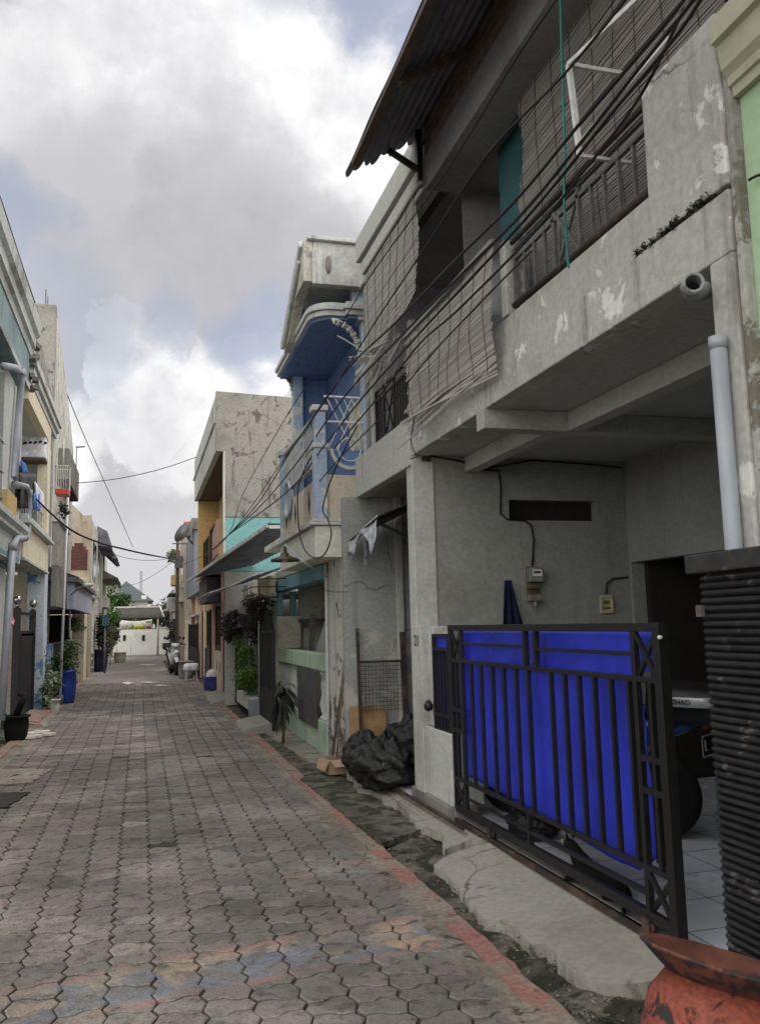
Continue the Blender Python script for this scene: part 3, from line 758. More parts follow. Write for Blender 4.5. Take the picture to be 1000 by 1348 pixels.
a = p(788, 784); b = p(806, 807)
t = thing('number_plaque', 'small cream framed plaque on the carport back wall', 'plaque', (a.x, 7.07, b.z))
g = MB(); g.wall('y', 7.055, 7.083, a.x, b.x, b.z, a.z, [(a.x+.02, b.x-.02, b.z+.02, a.z-.02)]); g.build('frame', 'number_panel', t, .003)
g = MB(); g.box(a.x+.02, b.x-.02, 7.068, 7.083, b.z+.02, a.z-.02); g.build('panel', 'cream_panel', t)
g = MB(); cx, cz = (a.x+b.x)/2, (a.z+b.z)/2
g.box(cx-.03, cx+.03, 7.063, 7.067, cz+.0, cz+.035); g.box(cx-.04, cx+.04, 7.063, 7.067, cz-.045, cz-.025)
g.build('mark', 'tile_edge', t)
# hanging cloth
P0 = PY(668, 764, 6.98)
g = MB()
def cl(u, v):
    w = .035+.115*v**1.1; fold = .025*math.sin(u*17+v*2)*(.3+v)
    return (P0.x+(u-.45)*2*w+.02*v, 6.98-fold-.02*v, P0.z-v*.62+.02*math.sin(u*9)*v)
g.sheet(cl, 24, 16); o = g.build('hanging_cloth', 'dark_cloth', None, solid=.006, base=tuple(P0)); tag(o, 'dark navy cloth hanging from the carport wall beside the electricity meter', 'cloth')
g2 = MB().lathe([(.0, 0), (.012, .0), (.012, .03), (0, .03)], (P0.x, 7.03, P0.z), 8, Matrix.Rotation(math.radians(90), 3, 'X')); h = g2.build('hook', 'steel', o)

# ------------------------------------------------------------------ roof canopy of corrugated sheet
t = thing('corrugated_canopy', 'dark corrugated sheet canopy jutting over the alley from the grey house', 'canopy', (2.3, 3, 5.9))
g = MB(); rng = random.Random(2)
ns = 44
def rf(u, v):
    x = 1.66+.72*u; z = 5.46+.44*u+.014*math.cos(u*math.pi*2*9)
    y = 6.72-7.6*v + (.05*math.sin(u*23)+.03*math.sin(u*57) if v == 0 else 0)
    return (x, y, z-.01*math.sin(v*40)*(1-u))
g.sheet(rf, 90, 60); g.build('sheet', 'roof_sheet', t, solid=.006)
g = MB(); g.box(1.66, 1.72, -.8, 6.5, 5.415, 5.455); g.build('batten', 'wood_brown', t)
for y in (5.35, 3.95, 2.5):
    g = MB(); g.bar((2.28, y, 5.76), (1.72, y, 5.42), .05, .06); g.build('rafter', 'wood_brown', t)
g = MB(); g.bar((1.98, 6.5, 5.60), (2.25, 6.5, 5.45), .03, .05); g.build('strut', 'rust_iron', t)
g = MB(); g.bar((2.26, 6.5, 5.30), (2.26, 6.5, 5.84), .05, .05); g.build('post', 'black_iron', t)

# ------------------------------------------------------------------ bamboo blinds
def blind(name, label, x, y0, y1, z0, z1, mat, seed, pitch=.017, tilt=0., fray=.0, right=None, left=None, curl=0, group='bamboo blinds hanging on the grey house'):
    rng = random.Random(seed); t = thing(name, label, 'blind', (x, (y0+y1)/2, z0), group)
    g = MB(); n = int((z1-z0)/pitch)
    for i in range(n):
        f = i/n; z = z0+(z1-z0)*f
        ya = y0+(right(f) if right else 0)+rng.uniform(-.02, .015); yb = y1+(left(f) if left else 0)+rng.uniform(-.015, .02)
        if yb-ya < .05: continue
        fr = fray*(max(0, 1-f*5)); seg = 6
        bow = lambda s: .012*math.sin(f*5+seed)+.012*math.sin(s*5+f*3+seed)+curl*math.exp(-((f-.12)/.1)**2)
        dz0 = rng.gauss(0, .0015)+tilt*(0); slope = rng.gauss(0, fr)
        pts = []
        for k in range(seg+1):
            s = k/seg; y = ya+(yb-ya)*s
            pts.append(Vector((x+bow(s)-.5*abs(slope)*s, y, z+dz0+slope*(s-.1)+.006*math.sin(s*7+seed+f*2)+.002*rng.gauss(0, 1))))
        hgt = pitch*rng.uniform(.6, .86)
        vs = []
        for p in pts: vs += [(p.x-.002, p.y, p.z-hgt/2), (p.x+.002, p.y, p.z-hgt/2), (p.x+.002, p.y, p.z+hgt/2), (p.x-.002, p.y, p.z+hgt/2)]
        fs = [(3, 2, 1, 0), tuple(seg*4+k for k in range(4))]
        for k in range(seg):
            for m in range(4): fs.append((k*4+m, k*4+(m+1) % 4, k*4+4+(m+1) % 4, k*4+4+m))
        g.add(vs, fs)
    g.build('slats', mat, t)
    nc = max(3, int((y1-y0)/.24))
    g = MB()
    for k in range(nc):
        y = y0+(y1-y0)*(k+.5)/nc
        pts = [(x-.008+.012*math.sin(i/8*5+seed)+.012*math.sin((k+.5)/nc*5+i/8*3+seed)+curl*math.exp(-((i/8-.12)/.1)**2), y+.02*math.sin(i+seed+k), z0+(z1-z0)*i/8) for i in range(9)]
        g.tube(pts, .0022, 4)
    g.build('cords', 'cable', t)
    g = MB(); g.box(x-.015, x+.015, y0-.03, y1+.03, z1, z1+.03); g.build('head_batten', 'bamboo_dark', t)
    return t
blind('bamboo_blind', 'large dark bamboo blind hanging behind the balcony railing under the beam', 2.55, 1.6, 5.24, 3.5, 5.28, 'bamboo_dark', 1, .020, left=lambda f: -.12*f+.05*math.sin(f*14))
blind('bamboo_blind', 'tall bamboo blind at the far end of the upper floor, its lower edge curled up', 2.22, 6.38, 8.24, 4.02, 5.24, 'bamboo_grey', 2, .018, right=lambda f: .12+.10*math.sin(f*7)+(.85*(1-f*3.2) if f < .31 else 0), fray=.25, curl=-.12)
blind('bamboo_blind', 'low bamboo blind draped outside the parapet between the two white posts', 2.235, 5.02, 6.95, 3.22, 4.10, 'bamboo_grey', 3, .015, fray=.14, left=lambda f: .04*math.sin(f*9)+(-.15+rng.uniform(0, .2)))
g = MB(); rng = random.Random(9)     # broken slats hanging from the curled blind
for i in range(46):
    y = 6.75+rng.random()*1.3; z = 3.98+rng.random()*.42
    g.bar((2.16+rng.uniform(-.05, .03), y, z), (2.14+rng.uniform(-.05, .05), y+rng.uniform(.25, .6), z-rng.uniform(.05, .3)), .003, .012)
tag(g.build('loose_slats', 'bamboo_grey', None, base=(2.2, 7.2, 4)), 'tangle of loose broken bamboo slats dangling below the curled blind', 'bamboo slats')
# sack / covered bundle on the upper floor
g = MB()
def bun(u, v):
    th = u*2*math.pi; ph = v*math.pi*.55
    r = 1+.12*fbm(math.cos(th)*2, math.sin(th)*2, v*3)
    return (2.95+.38*math.sin(ph)*math.cos(th)*r, 6.25+.32*math.sin(ph)*math.sin(th)*r, 4.05+.55*math.cos(ph)*r)
g.sheet(bun, 28, 12); tag(g.build('covered_bundle', 'tarp_grey', None, base=(2.95, 6.2, 3.6)), 'pale grey tarpaulin bundle stacked in the dark upper opening', 'bundle')
g = MB(); g.box(2.6, 3.3, 5.95, 6.55, 3.272, 4.0); tag(g.build('storage_box', 'tarp_grey', None, .02, base=(2.95, 6.2, 3.3)), 'grey storage box under the tarpaulin bundle upstairs', 'box')

# ------------------------------------------------------------------ balcony railings
def rail(name, label, x, y0, y1, z0, z1, nb, xat, mat, xw=.30, sec=.024, lower=None, base=None):
    t = thing(name, label, 'railing', base or (x, (y0+y1)/2, z0), None)
    zt = z1; zm = z1-(z1-z0)*.18
    g = MB()
    for z in (z0, zm, zt): g.bar((x, y0, z), (x, y1, z), sec, sec)
    for y in (y0, y1): g.bar((x, y, z0-.03), (x, y, z1), sec*1.2, sec*1.2)
    for y in (xat-xw/2, xat+xw/2): g.bar((x, y, z0), (x, y, zt), sec, sec)
    g.build('frame', mat, t)
    g = MB(); g.bar((x-.012, xat-xw/2, z0), (x-.012, xat+xw/2, zt), sec*.7, sec*.9); g.bar((x+.012, xat+xw/2, z0), (x+.012, xat-xw/2, zt), sec*.7, sec*.9)
    g.build('cross_brace', mat, t)
    for k in range(nb):
        y = y0+(y1-y0)*(k+1)/(nb+1)
        if abs(y-xat) < xw/2-.01: continue
        g = MB(); g.bar((x+.001, y, z0), (x+.001, y, zm), sec*.8, sec*.8); g.build('bar', mat, t)
    return t
r1 = rail('balcony_railing', 'dark iron balcony railing with a cross brace above the peeling parapet', 2.36, 3.37, 4.92, 3.66, 4.04, 10, 4.22, 'grey_iron')
g = MB(); g.tube([(2.33, 3.34, 3.63), (2.33, 4.0, 3.625), (2.33, 4.9, 3.64)], .022, 8); g.build('bottom_pole', 'rust_iron', r1)
g = MB(); g.tube([(2.33, 3.34, 4.07), (2.32, 4.0, 4.06), (2.33, 4.9, 4.07)], .018, 8); g.build('hand_pole', 'rust_iron', r1)
rail('balcony_railing', 'black iron railing with a cross brace below the curled bamboo blind', 2.335, 7.06, 8.32, 3.46, 3.98, 14, 7.85, 'black_iron', .34, .02)
# white steel drying frame
t = thing('drying_frame', 'white tube frame hung outside the big bamboo blind above the railing', 'frame', (2.2, 3.8, 4.3))
A = PX(748, 85, 2.2); B = PX(763, 205, 2.2); C = PX(850, -12, 2.2); Dp = PX(880, 50, 2.2)
E = A+Vector((.33, 0, 0)); Fp = B+Vector((.33, 0, 0))
for q, w in (((A, B), .026), ((A, C), .024), ((PX(762, 190, 2.2), Dp), .02), ((A, E), .022), ((B, Fp), .018)):
    g = MB(); g.bar(q[0], q[1], w, w); g.build('tube', 'white_iron', t)
# teal cord hanging from the beam
P = [PX(u, v, 2.18) for u, v in [(736, -40), (738, 40), (739, 80), (741, 140), (743, 200), (742, 260), (746, 330), (748, 352)]]
g = MB(); g.tube(catmull(P, 5), .007, 6)
for u, v in ((739, 80), (740, 138)):
    q = PX(u, v, 2.18); g.lathe([(0, -.015), (.014, -.008), (.014, .008), (0, .015)], q, 8)
tag(g.build('knotted_cord', 'rope_teal', None, base=tuple(P[0])), 'thin teal knotted cord hanging down in front of the big bamboo blind', 'cord')

# ------------------------------------------------------------------ sliding gate
def gate():
    x = 2.335; y0 = 3.50; y1 = 6.35
    t = thing('sliding_gate', 'black iron sliding gate with corner crosses and bright blue sheet behind its bars', 'gate', (x, (y0+y1)/2, .12))
    zt, zb = 1.55, .20; s = .036; zm = 1.30; zl = .42
    g = MB()
    g.bar((x, y0, zt), (x, y1, zt), s, s*1.2); g.bar((x, y0, zb), (x, y1, zb), s*1.1, .05)
    g.bar((x, y0+.02, .13), (x, y0+.02, zt+.01), .055, .055); g.bar((x, y1-.02, .18), (x, y1-.02, zt), s, s)
    yA = y0+.24; yB = y1-.24
    for y in (yA, yB): g.bar((x, y, zb), (x, y, zt), s*.9, s*.9)
    g.bar((x, y0, zm), (x, y1, zm), s*.8, .028); g.bar((x, y0, zl), (x, y1, zl), s*.8, .026)
    g.build('frame', 'black_iron', t, .003)
    for y in (4.83, 4.98):
        g = MB(); g.bar((x, y, zm), (x, y, zt), s*.9, s*.9); g.build('upright', 'black_iron', t)
    for ya, yb, zz_, w in ((5.0, yB, 1.43, .02), (yA, 4.81, 1.42, .02), (yA, yB-.9, .30, .024), (yB-.9, yB, .302, .016)): MB().bar((x, ya, zz_), (x, yb, zz_), w, w).build('rail', 'black_iron', t)
    for ya, yb, za, zc in ((y0+.04, yA, zm, zt), (yB, y1-.03, zm, zt), (y0+.04, yA, zb+.02, zl), (yB, y1-.03, zb+.02, zl)):
        g = MB(); g.bar((x-.006, ya, za), (x-.006, yb, zc), .018, .024); g.bar((x+.008, yb, za), (x+.008, ya, zc), .018, .024); g.build('cross', 'black_iron', t)
    for z in (.78, .93):
        MB().bar((x, y0, z), (x, yA, z), s*.8, .03).build('rail', 'black_iron', t); MB().bar((x, yB, z), (x, y1, z), s*.8, .03).build('rail', 'black_iron', t)
    us = [609, 622, 635, 650, 665, 681, 697, 727, 745, 764, 784, 806, 829]
    ys = [PX(u, 930, x).y for u in us]
    for y in ys+[(y0+yA)/2, (y1+yB)/2]:
        g = MB(); g.bar((x, y, zl), (x, y, zm), .024, .024); g.build('bar', 'black_iron', t)
    yy = PX(697, 1080, x).y
    g = MB(); g.bar((x, yy, zb), (x, yy, zl), .03, .03); g.build('bar', 'black_iron', t)
    g = MB(); g.wall('x', x+.035, x+.05, y0+.06, yA-.02, .44, 1.28, []); g.build('lock_panel', 'black_iron', t)
    for y in (3.75, 5.65):
        g = MB(); g.lathe([(0, -.015), (.035, -.015), (.04, 0), (.035, .015), (0, .015)], (x, y, .155), 14, Matrix.Rotation(math.radians(90), 3, 'Y')); w = g.build('wheel', 'rust_iron', t)
        g = MB(); g.box(x-.03, x-.022, y-.03, y+.03, .13, .19); g.build('bracket', 'rust_iron', t)
    # blue plastic sheet: sags and bellies below the bars
    g = MB()
    def sh(u, v):
        y = y1-.03+((yA-.12 if v < .17 else yA+.11)-y1)*u; 
        zlow = .425-.075*max(0, min(1, (u-.3)/.3))+.012*math.sin(u*13)-.02*max(0, u-.75)*4
        if u > .93: zlow += (u-.93)*1.8
        z = 1.53-(1.53-zlow)*v
        b = .045+.012*math.sin(u*11+v*3)*v+.012*fbm(u*5, v*3, 1)+.006*fbm(u*25, v*6, 3)+.05*v*v*max(0, u-.3)
        ex = -(.07*max(0, v-.55)*max(0, u-.9)*10) if u > .9 else 0
        return (x+.03+b, y+ex, z)
    g.sheet(sh, 70, 36); g.build('blue_sheet', 'blue_sheet', t, solid=.004)
    g = MB(); 
    for u, v in ((905, 835), ): pass
    q = PX(868, 839, x-.03); g.lathe([(0, -.01), (.012, -.006), (.012, .006), (0, .01)], q, 8); g.build('bolt', 'plate_white', t)
    return t
gt = gate()
t = thing('gate_leaf', 'narrow black gate leaf with blue sheet folded behind the left end of the sliding gate', 'gate', (2.42, 6.6, .6))
g = MB(); x = 2.33
for y in (6.36, 6.72): g.bar((x-.0, y, .72), (x, y, 1.50), .03, .03)
for z in (.74, .86, 1.38, 1.49): g.bar((x, 6.36, z), (x, 6.72, z), .026, .026)
g.build('frame', 'black_iron', t)
for k in range(4):
    g = MB(); g.bar((x, 6.42+.075*k, .74), (x, 6.42+.075*k, 1.38), .018, .018); g.build('bar', 'black_iron', t)
g = MB(); g.box(x+.02, x+.026, 6.37, 6.71, .76, 1.48); g.build('blue_sheet', 'blue_sheet', t)
g = MB(); g.lathe([(0, -.05), (.035, -.03), (.04, .0), (.02, .04), (0, .05)], (2.28, 6.76, .92), 10); g.build('padlock_cover', 'garbage', t)
g = MB(); g.box(2.305, 2.325, 3.3, 6.6, .100, .128); g.build; tag(g.build('gate_track', 'rust_iron', None, base=(2.31, 5, .1)), 'rusty gate track along the edge of the carport floor', 'track')

# ------------------------------------------------------------------ ribbed black boundary wall
t = thing('ribbed_wall', 'black wall of stacked horizontal ribs with a flat cap right of the gate', 'wall', (2.4, 2.2, 0))
xw = 2.135; ye = PX(921, 745, 2.13).y
g = MB(); g.box(xw+.012, xw+.072, .2, ye, 0, 1.77); g.build('core', 'black_rib', t)
g = MB(); nrib = 58
for k in range(nrib):
    z = .03+k*(1.76-.03)/nrib; h = (1.76-.03)/nrib
    rng2 = random.Random(k)
    prof = [(xw+.012, z), (xw-.004, z+h*.12), (xw-.012, z+h*.38), (xw-.012, z+h*.62), (xw-.002, z+h*.86), (xw+.012, z+h*.98)]
    e = ye+.012+rng2.uniform(-.004, .004)
    vs = []; 
    for y in (.2, 1.2, 2.2, e-.03, e): vs += [(px_+(.0 if y < e else .008)+rng2.uniform(-.0008, .0008), y, pz+rng2.uniform(-.0012, .0012)) for px_, pz in prof]
    n = len(prof); fs = []
    for i in range(4):
        for m in range(n-1): fs.append((i*n+m, i*n+m+1, (i+1)*n+m+1, (i+1)*n+m))
    fs.append(tuple(4*n+m for m in range(n)))
    g.add(vs, fs)
    g.box(xw+.013, xw+.075, e-.004, e+.012, z+h*.15, z+h*.85)
g.build('ribs', 'black_rib', t)
g = MB(); g.box(xw-.035, xw+.085, .1, ye+.06, 1.765, 1.84); g.build('cap', 'black_cap', t, .006)
q = PX(920, 805, xw-.02)
g = MB(); g.box(xw-.03, xw-.01, q.y-.02, q.y+.01, q.z-.02, q.z+.025); g.build('latch_plate', 'grey_iron', t)

# ------------------------------------------------------------------ green neighbour at the right edge
t = thing('green_house', 'pale green house with a cream moulded cornice at the right edge', 'house', (2.4, 1.5, 0))
g = MB(); g.box(2.362, 5, -1.5, 2.740, 0, 4.4); g.build('wall', 'green_paint', t)
g = MB()
prof = [(2.368, 3.72), (2.34, 3.72), (2.335, 3.76), (2.32, 3.765), (2.315, 3.80), (2.29, 3.83), (2.275, 3.93), (2.25, 3.94), (2.245, 4.04), (2.368, 4.04)]
g.prism([(a-.008, -1.5, b) for a, b in prof], (0, 4.24, 0)); g.build('cornice', 'cream_paint', t)
for k in range(12):
    g = MB(); g.box(2.325, 2.344, -1.5, 2.74, 4.06+k*.045, 4.08+k*.045); g.build('louvre', 'black_iron', t)
g = MB(); P = [PX(u, v, 2.335) for u, v in [(985, 237), (992, 233), (1005, 228)]]; g.tube(P, .006, 5); g.build('cable_stub', 'cable', t)
g = MB(); g.leaves((2.325, 2.70, 2.12), (.02, .05, .1), 36, .035, random.Random(3)); o = g.build('wall_weed', 'leaf_bright', None, base=(2.33, 2.62, 2.05)); tag(o, 'tiny green creeper growing from the weathered wall joint at the right edge', 'plant')

# ------------------------------------------------------------------ cat
def skinfig(name, mat, verts, edges, radii, parent=None, root=0, base=(0, 0, 0), sub=2):
    b = BASE.get(parent.name) if parent is not None else Vector(base)
    me = bpy.data.meshes.new(name); me.from_pydata([Vector(v)-b for v in verts], edges, []); me.materials.append(MATS[mat])
    o = bpy.data.objects.new(name, me); COL.objects.link(o)
    if parent is not None: o.parent = parent
    else: o.location = b
    BASE[o.name] = b
    m = o.modifiers.new('skin', 'SKIN'); m.use_smooth_shade = True
    if not me.skin_vertices:
        bm = __import__('bmesh').new(); bm.from_mesh(me); bm.verts.layers.skin.verify(); bm.to_mesh(me); bm.free()
    for i, sv in enumerate(me.skin_vertices[0].data):
        r = radii[i]; sv.radius = (r, r) if not isinstance(r, tuple) else r; sv.use_root = (i == root)
    m2 = o.modifiers.new('sub', 'SUBSURF'); m2.levels = sub; m2.render_levels = sub
    return o
def cat():
    # sitting-lying cat: hindquarters near the camera, head raised at the far end and turned to the alley
    bx, by, bz = 2.42, 4.24, .12
    V = lambda a, l, h: (bx+a, by+l, bz+h*.86)
    vs = [V(.02, -.02, .07), V(0, .09, .085), V(-.01, .19, .095), V(-.02, .28, .13), V(-.03, .325, .19), V(-.05, .35, .245), V(-.085, .365, .245),   # rump..head, muzzle
          V(.055, -.05, .035), V(.05, .03, .018), V(-.03, -.06, .035), V(-.05, .02, .018),     # hind legs
          V(.02, .30, .05), V(-.02, .37, .016), V(-.06, .29, .05), V(-.09, .36, .016),         # front legs
          V(.0, -.12, .04), V(-.05, -.20, .02), V(-.10, -.27, .018)]                            # tail
    es = [(0, 1), (1, 2), (2, 3), (3, 4), (4, 5), (5, 6), (0, 7), (7, 8), (0, 9), (9, 10), (3, 11), (11, 12), (3, 13), (13, 14), (0, 15), (15, 16), (16, 17)]
    rd = [.068, .066, .06, .055, .038, .042, .02, .035, .014, .035, .014, .024, .013, .024, .013, .016, .013, .010]
    o = skinfig('cat', 'cat_fur', vs, es, rd, None, 1, (bx, by+.1, bz))
    tag(o, 'black cat lying on the tiled floor behind the gate, looking away', 'cat')
    for dx, dy in ((-.075, .335), (-.02, .365)):
        g = MB(); g.add([V(dx-.014, dy-.01, .275), V(dx+.014, dy-.006, .275), V(dx, dy+.012, .272), V(dx-.002, dy, .325)], [(0, 1, 3), (1, 2, 3), (2, 0, 3), (0, 2, 1)])
        g.build('ear', 'cat_fur', o)
    for dx, dy in ((-.100, .347), (-.080, .382)):
        g = MB(); g.lathe([(0, -.006), (.005, -.003), (.005, .003), (0, .006)], V(dx, dy, .262), 8); g.build('eye', 'cat_eye', o)
cat()

# ------------------------------------------------------------------ scooters
def scooter(label, colour, base, rotz, topbox=True, group=None, name='scooter', rag=True):
    t = thing(name, label, 'scooter', (0, 0, 0), group)
    RY = Matrix.Rotation(math.radians(90), 3, 'Y')
    for nm, y, r in (('front_wheel', .64, .28), ('rear_wheel', -.60, .28)):
        g = MB(); g.lathe([(r-.085, -.035), (r-.03, -.045), (r, -.02), (r, .02), (r-.03, .045), (r-.085, .035)], (0, y, r), 28, RY); w = g.build('wheel', 'black_rubber', t, smooth=True)
        g = MB(); g.lathe([(0, -.05), (.04, -.05), (.04, -.02), (r-.1, -.02), (r-.085, -.035), (r-.08, .0), (r-.085, .035), (r-.1, .02), (.04, .02), (.04, .05), (0, .05)], (0, y, r), 20, RY); g.build('rim', 'dark_plastic', w)
    # body shell: swept sections along y
    def shell(mat, secs, nm, par=t):
        g = MB(); n = 12; vs = []; fs = []
        for (y, zc, hw, hh) in secs:
            for k in range(n):
                a = 2*math.pi*k/n; ca, sa = math.cos(a), math.sin(a)
                vs.append((hw*abs(ca)**.7*(1 if ca > 0 else -1), y, zc+hh*abs(sa)**.7*(1 if sa > 0 else -1)))
        for i in range(len(secs)-1):
            for k in range(n): fs.append((i*n+k, i*n+(k+1) % n, (i+1)*n+(k+1) % n, (i+1)*n+k))
        fs += [tuple(range(n))[::-1], tuple((len(secs)-1)*n+k for k in range(n))]
        g.add(vs, fs, True); return g.build(nm, mat, par)
    shell(colour, [(-.92, .80, .03, .02), (-.80, .76, .10, .06), (-.55, .70, .14, .10), (-.25, .62, .15, .13), (-.02, .50, .14, .14), (.10, .40, .13, .08)], 'tail_body')
    shell('black_plastic', [(-.10, .34, .14, .06), (.2, .30, .15, .05), (.42, .34, .14, .06)], 'footboard')
    shell(colour, [(.30, .40, .15, .12), (.38, .62, .19, .18), (.42, .80, .15, .14), (.44, .95, .07, .06)], 'leg_shield')
    shell(colour, [(.44, .60, .12, .16), (.54, .66, .14, .15), (.62, .72, .09, .10), (.68, .74, .03, .04)], 'front_cowl')
    shell(colour, [(.42, .46, .06, .02), (.55, .59, .075, .03), (.68, .59, .075, .03), (.86, .45, .06, .02)], 'front_fender')
    shell('black_plastic', [(-.82, .86, .10, .03), (-.5, .83, .14, .045), (-.15, .77, .13, .05), (.0, .74, .08, .03)], 'seat')
    shell(colour, [(.34, 1.0, .08, .05), (.44, 1.02, .16, .07), (.54, 1.0, .10, .06), (.58, .98, .03, .03)], 'handlebar_cowl')
    g = MB(); g.lathe([(0, 0), (.07, .0), (.075, .02), (.0, .04)], (0, .66, .78), 14, Matrix.Rotation(math.radians(-70), 3, 'X')); g.build('headlight', 'glass_lamp', t)
    g = MB(); g.tube(catmull([(-.36, .34, 1.03), (-.2, .42, 1.05), (0, .44, 1.02), (.2, .42, 1.05), (.36, .34, 1.03)], 4), .016, 8); g.build('handlebar', 'black_plastic', t)
    for s in (-1, 1):
        g = MB(); g.tube([(s*.2, .42, 1.05), (s*.26, .40, 1.22)], .006, 6); m_ = g.build('mirror_stem', 'black_plastic', t)
        g = MB(); g.lathe([(0, 0), (.05, .0), (.055, .015), (.0, .025)], (s*.27, .40, 1.25), 12, Matrix.Rotation(math.radians(90), 3, 'X')); g.build('mirror', 'glass_dark', m_)
        g = MB(); g.tube([(s*.075, .46, .80), (s*.075, .64, .28)], .02, 8); g.build('fork', 'steel', t)
    shell('dark_plastic', [(-.55, .30, .06, .05), (-.40, .32, .11, .10), (-.15, .30, .13, .11), (.02, .26, .08, .06)], 'engine')
    g = MB()
    for s in (-1,):
        pts = []
        for k in range(90):
            a = k/90*2*math.pi*9; f = k/90
            pts.append((s*.13+.03*math.cos(a), -.60+.12*f+.03*math.sin(a), .33+.33*f))
        g.tube(pts, .007, 5)
    g.tube([(-.13, -.60, .33), (-.13, -.48, .66)], .014, 6); g.build('shock_absorber', 'black_plastic', t)
    g = MB(); g.tube([(.13, -.1, .22), (.14, -.35, .24), (.16, -.75, .34)], [.02, .045, .05], 12); g.build('exhaust', 'dark_plastic', t)
    g = MB(); g.box(-.11, .11, -.955, -.945, .56, .70); pl = g.build('number_plate', 'black_plastic', t)
    g = MB(); g.wall('y', -.958, -.956, -.11, .11, .56, .70, [(-.102, .102, .568, .692)]); g.build('plate_border', 'plate_white', pl)
    text_obj('plate_letter', 'L', .10, (-.05, -.957, .63), Matrix.Rotation(math.radians(90), 3, 'X'), 'plate_white', pl)
    g = MB(); g.lathe([(0, 0), (.05, 0), (.05, .02), (0, .03)], (0, -.93, .78), 10, Matrix.Rotation(math.radians(90), 3, 'X')); g.build('tail_light', 'red_plastic', t)
    g = MB(); g.tube([(-.12, -.45, .84), (-.13, -.8, .9), (0, -.95, .92), (.13, -.8, .9), (.12, -.45, .84)], .014, 6); g.build('grab_rail', 'steel', t)
    if topbox:
        def bx_(y, z): return 0
        tb = thing_child = shell('black_plastic', [(-1.12, .90, .18, .10), (-1.05, .90, .23, .14), (-.75, .90, .24, .15), (-.62, .90, .20, .12)], 'top_box')
        g = MB()
        pts = [(-.245, -.66), (-.25, -.78), (-.245, -1.02), (-.20, -1.10), (0, -1.135), (.20, -1.10), (.245, -1.02), (.25, -.78), (.245, -.66)]
        vs = []; 
        for a, b_ in pts: vs += [(a, b_, .895), (a*1.01, b_*1.004, .90), (a*1.01, b_*1.004, .95), (a, b_, .955)]
        fs = []
        for i in range(len(pts)-1):
            for k in range(3): fs.append((i*4+k, i*4+4+k, i*4+5+k, i*4+1+k))
        g.add(vs, fs, True); bd = g.build('silver_band', 'silver_plastic', tb, solid=.012)
        text_obj('band_lettering', 'SHAD', .045, (-.262, -.90, .926), Matrix(((0, 0, -1), (-1, 0, 0), (0, 1, 0))), 'paint_black', bd)
        text_obj('band_lettering', 'SHAD', .045, (0, -1.148, .926), Matrix.Rotation(math.radians(90), 3, 'X'), 'paint_black', bd)
    t.location = base; t.rotation_euler = (0, 0, rotz)
    return t
s1 = scooter('blue scooter with a black top box parked inside the carport behind the gate post', 'scooter_blue', (3.12, 5.80, .118), math.radians(32))
# green rag on the scooter seat, brown box, black bag on the carport floor
g = MB(); g.tube(catmull([(3.36, 5.10, 1.02), (3.42, 5.16, 1.045), (3.50, 5.12, 1.04), (3.58, 5.1, 1.04), (3.66, 5.06, 1.0)], 5), [.025+.012*math.sin(i*1.7) for i in range(21)], 7)
rag = g.build('green_rag', 'green_cloth', None, base=(3.5, 5.1, 1)); tag(rag, 'twisted green rag draped on the tail of the blue scooter', 'rag')
def carton(name, label, c, sx, sy, sz, rz, mat='cardboard', openf=True, cat_='box'):
    t = thing(name, label, cat_, c); Rz = Matrix.Rotation(rz, 3, 'Z'); c = Vector(c)
    def B(lx0, lx1, ly0, ly1, lz0, lz1):
        g = MB(); g.box(lx0, lx1, ly0, ly1, lz0, lz1); g.v = [tuple(c+Rz@Vector(v)) for v in g.v]; return g
    w = .006
    g = B(-sx/2, sx/2, -sy/2, sy/2, 0, .01)
    for a in ((-sx/2, -sx/2+w, -sy/2, sy/2, .01, sz), (sx/2-w, sx/2, -sy/2, sy/2, .01, sz), (-sx/2+w, sx/2-w, -sy/2, -sy/2+w, .01, sz), (-sx/2+w, sx/2-w, sy/2-w, sy/2, .01, sz)):
        k = B(*a); g.add(k.v, k.f)
    g.build('walls', mat, t)
    if openf:
        for pts in (((-sx/2, -sy/2, sz), (sx/2, -sy/2, sz), (sx/2-.02, -sy/2-.10, sz-.06), (-sx/2+.02, -sy/2-.10, sz-.06)), ((-sx/2, -sy/2, sz), (-sx/2, sy/2, sz), (-sx/2-.05, sy/2-.02, sz-.11), (-sx/2-.05, -sy/2+.02, sz-.11)), ((sx/2, -sy/2, sz), (sx/2, sy/2, sz), (sx/2+.08, sy/2-.02, sz+.04), (sx/2+.08, -sy/2+.02, sz+.04))):
            g = MB(); g.add([c+Rz@Vector(q) for q in pts], [(0, 1, 2, 3)]); g.build('flap', mat, t, solid=.005)
    return t
carton('cardboard_box', 'small brown box standing in the dark carport beyond the gate crossbars', (4.05, 6.5, .12), .28, .3, .48, .2, openf=False)
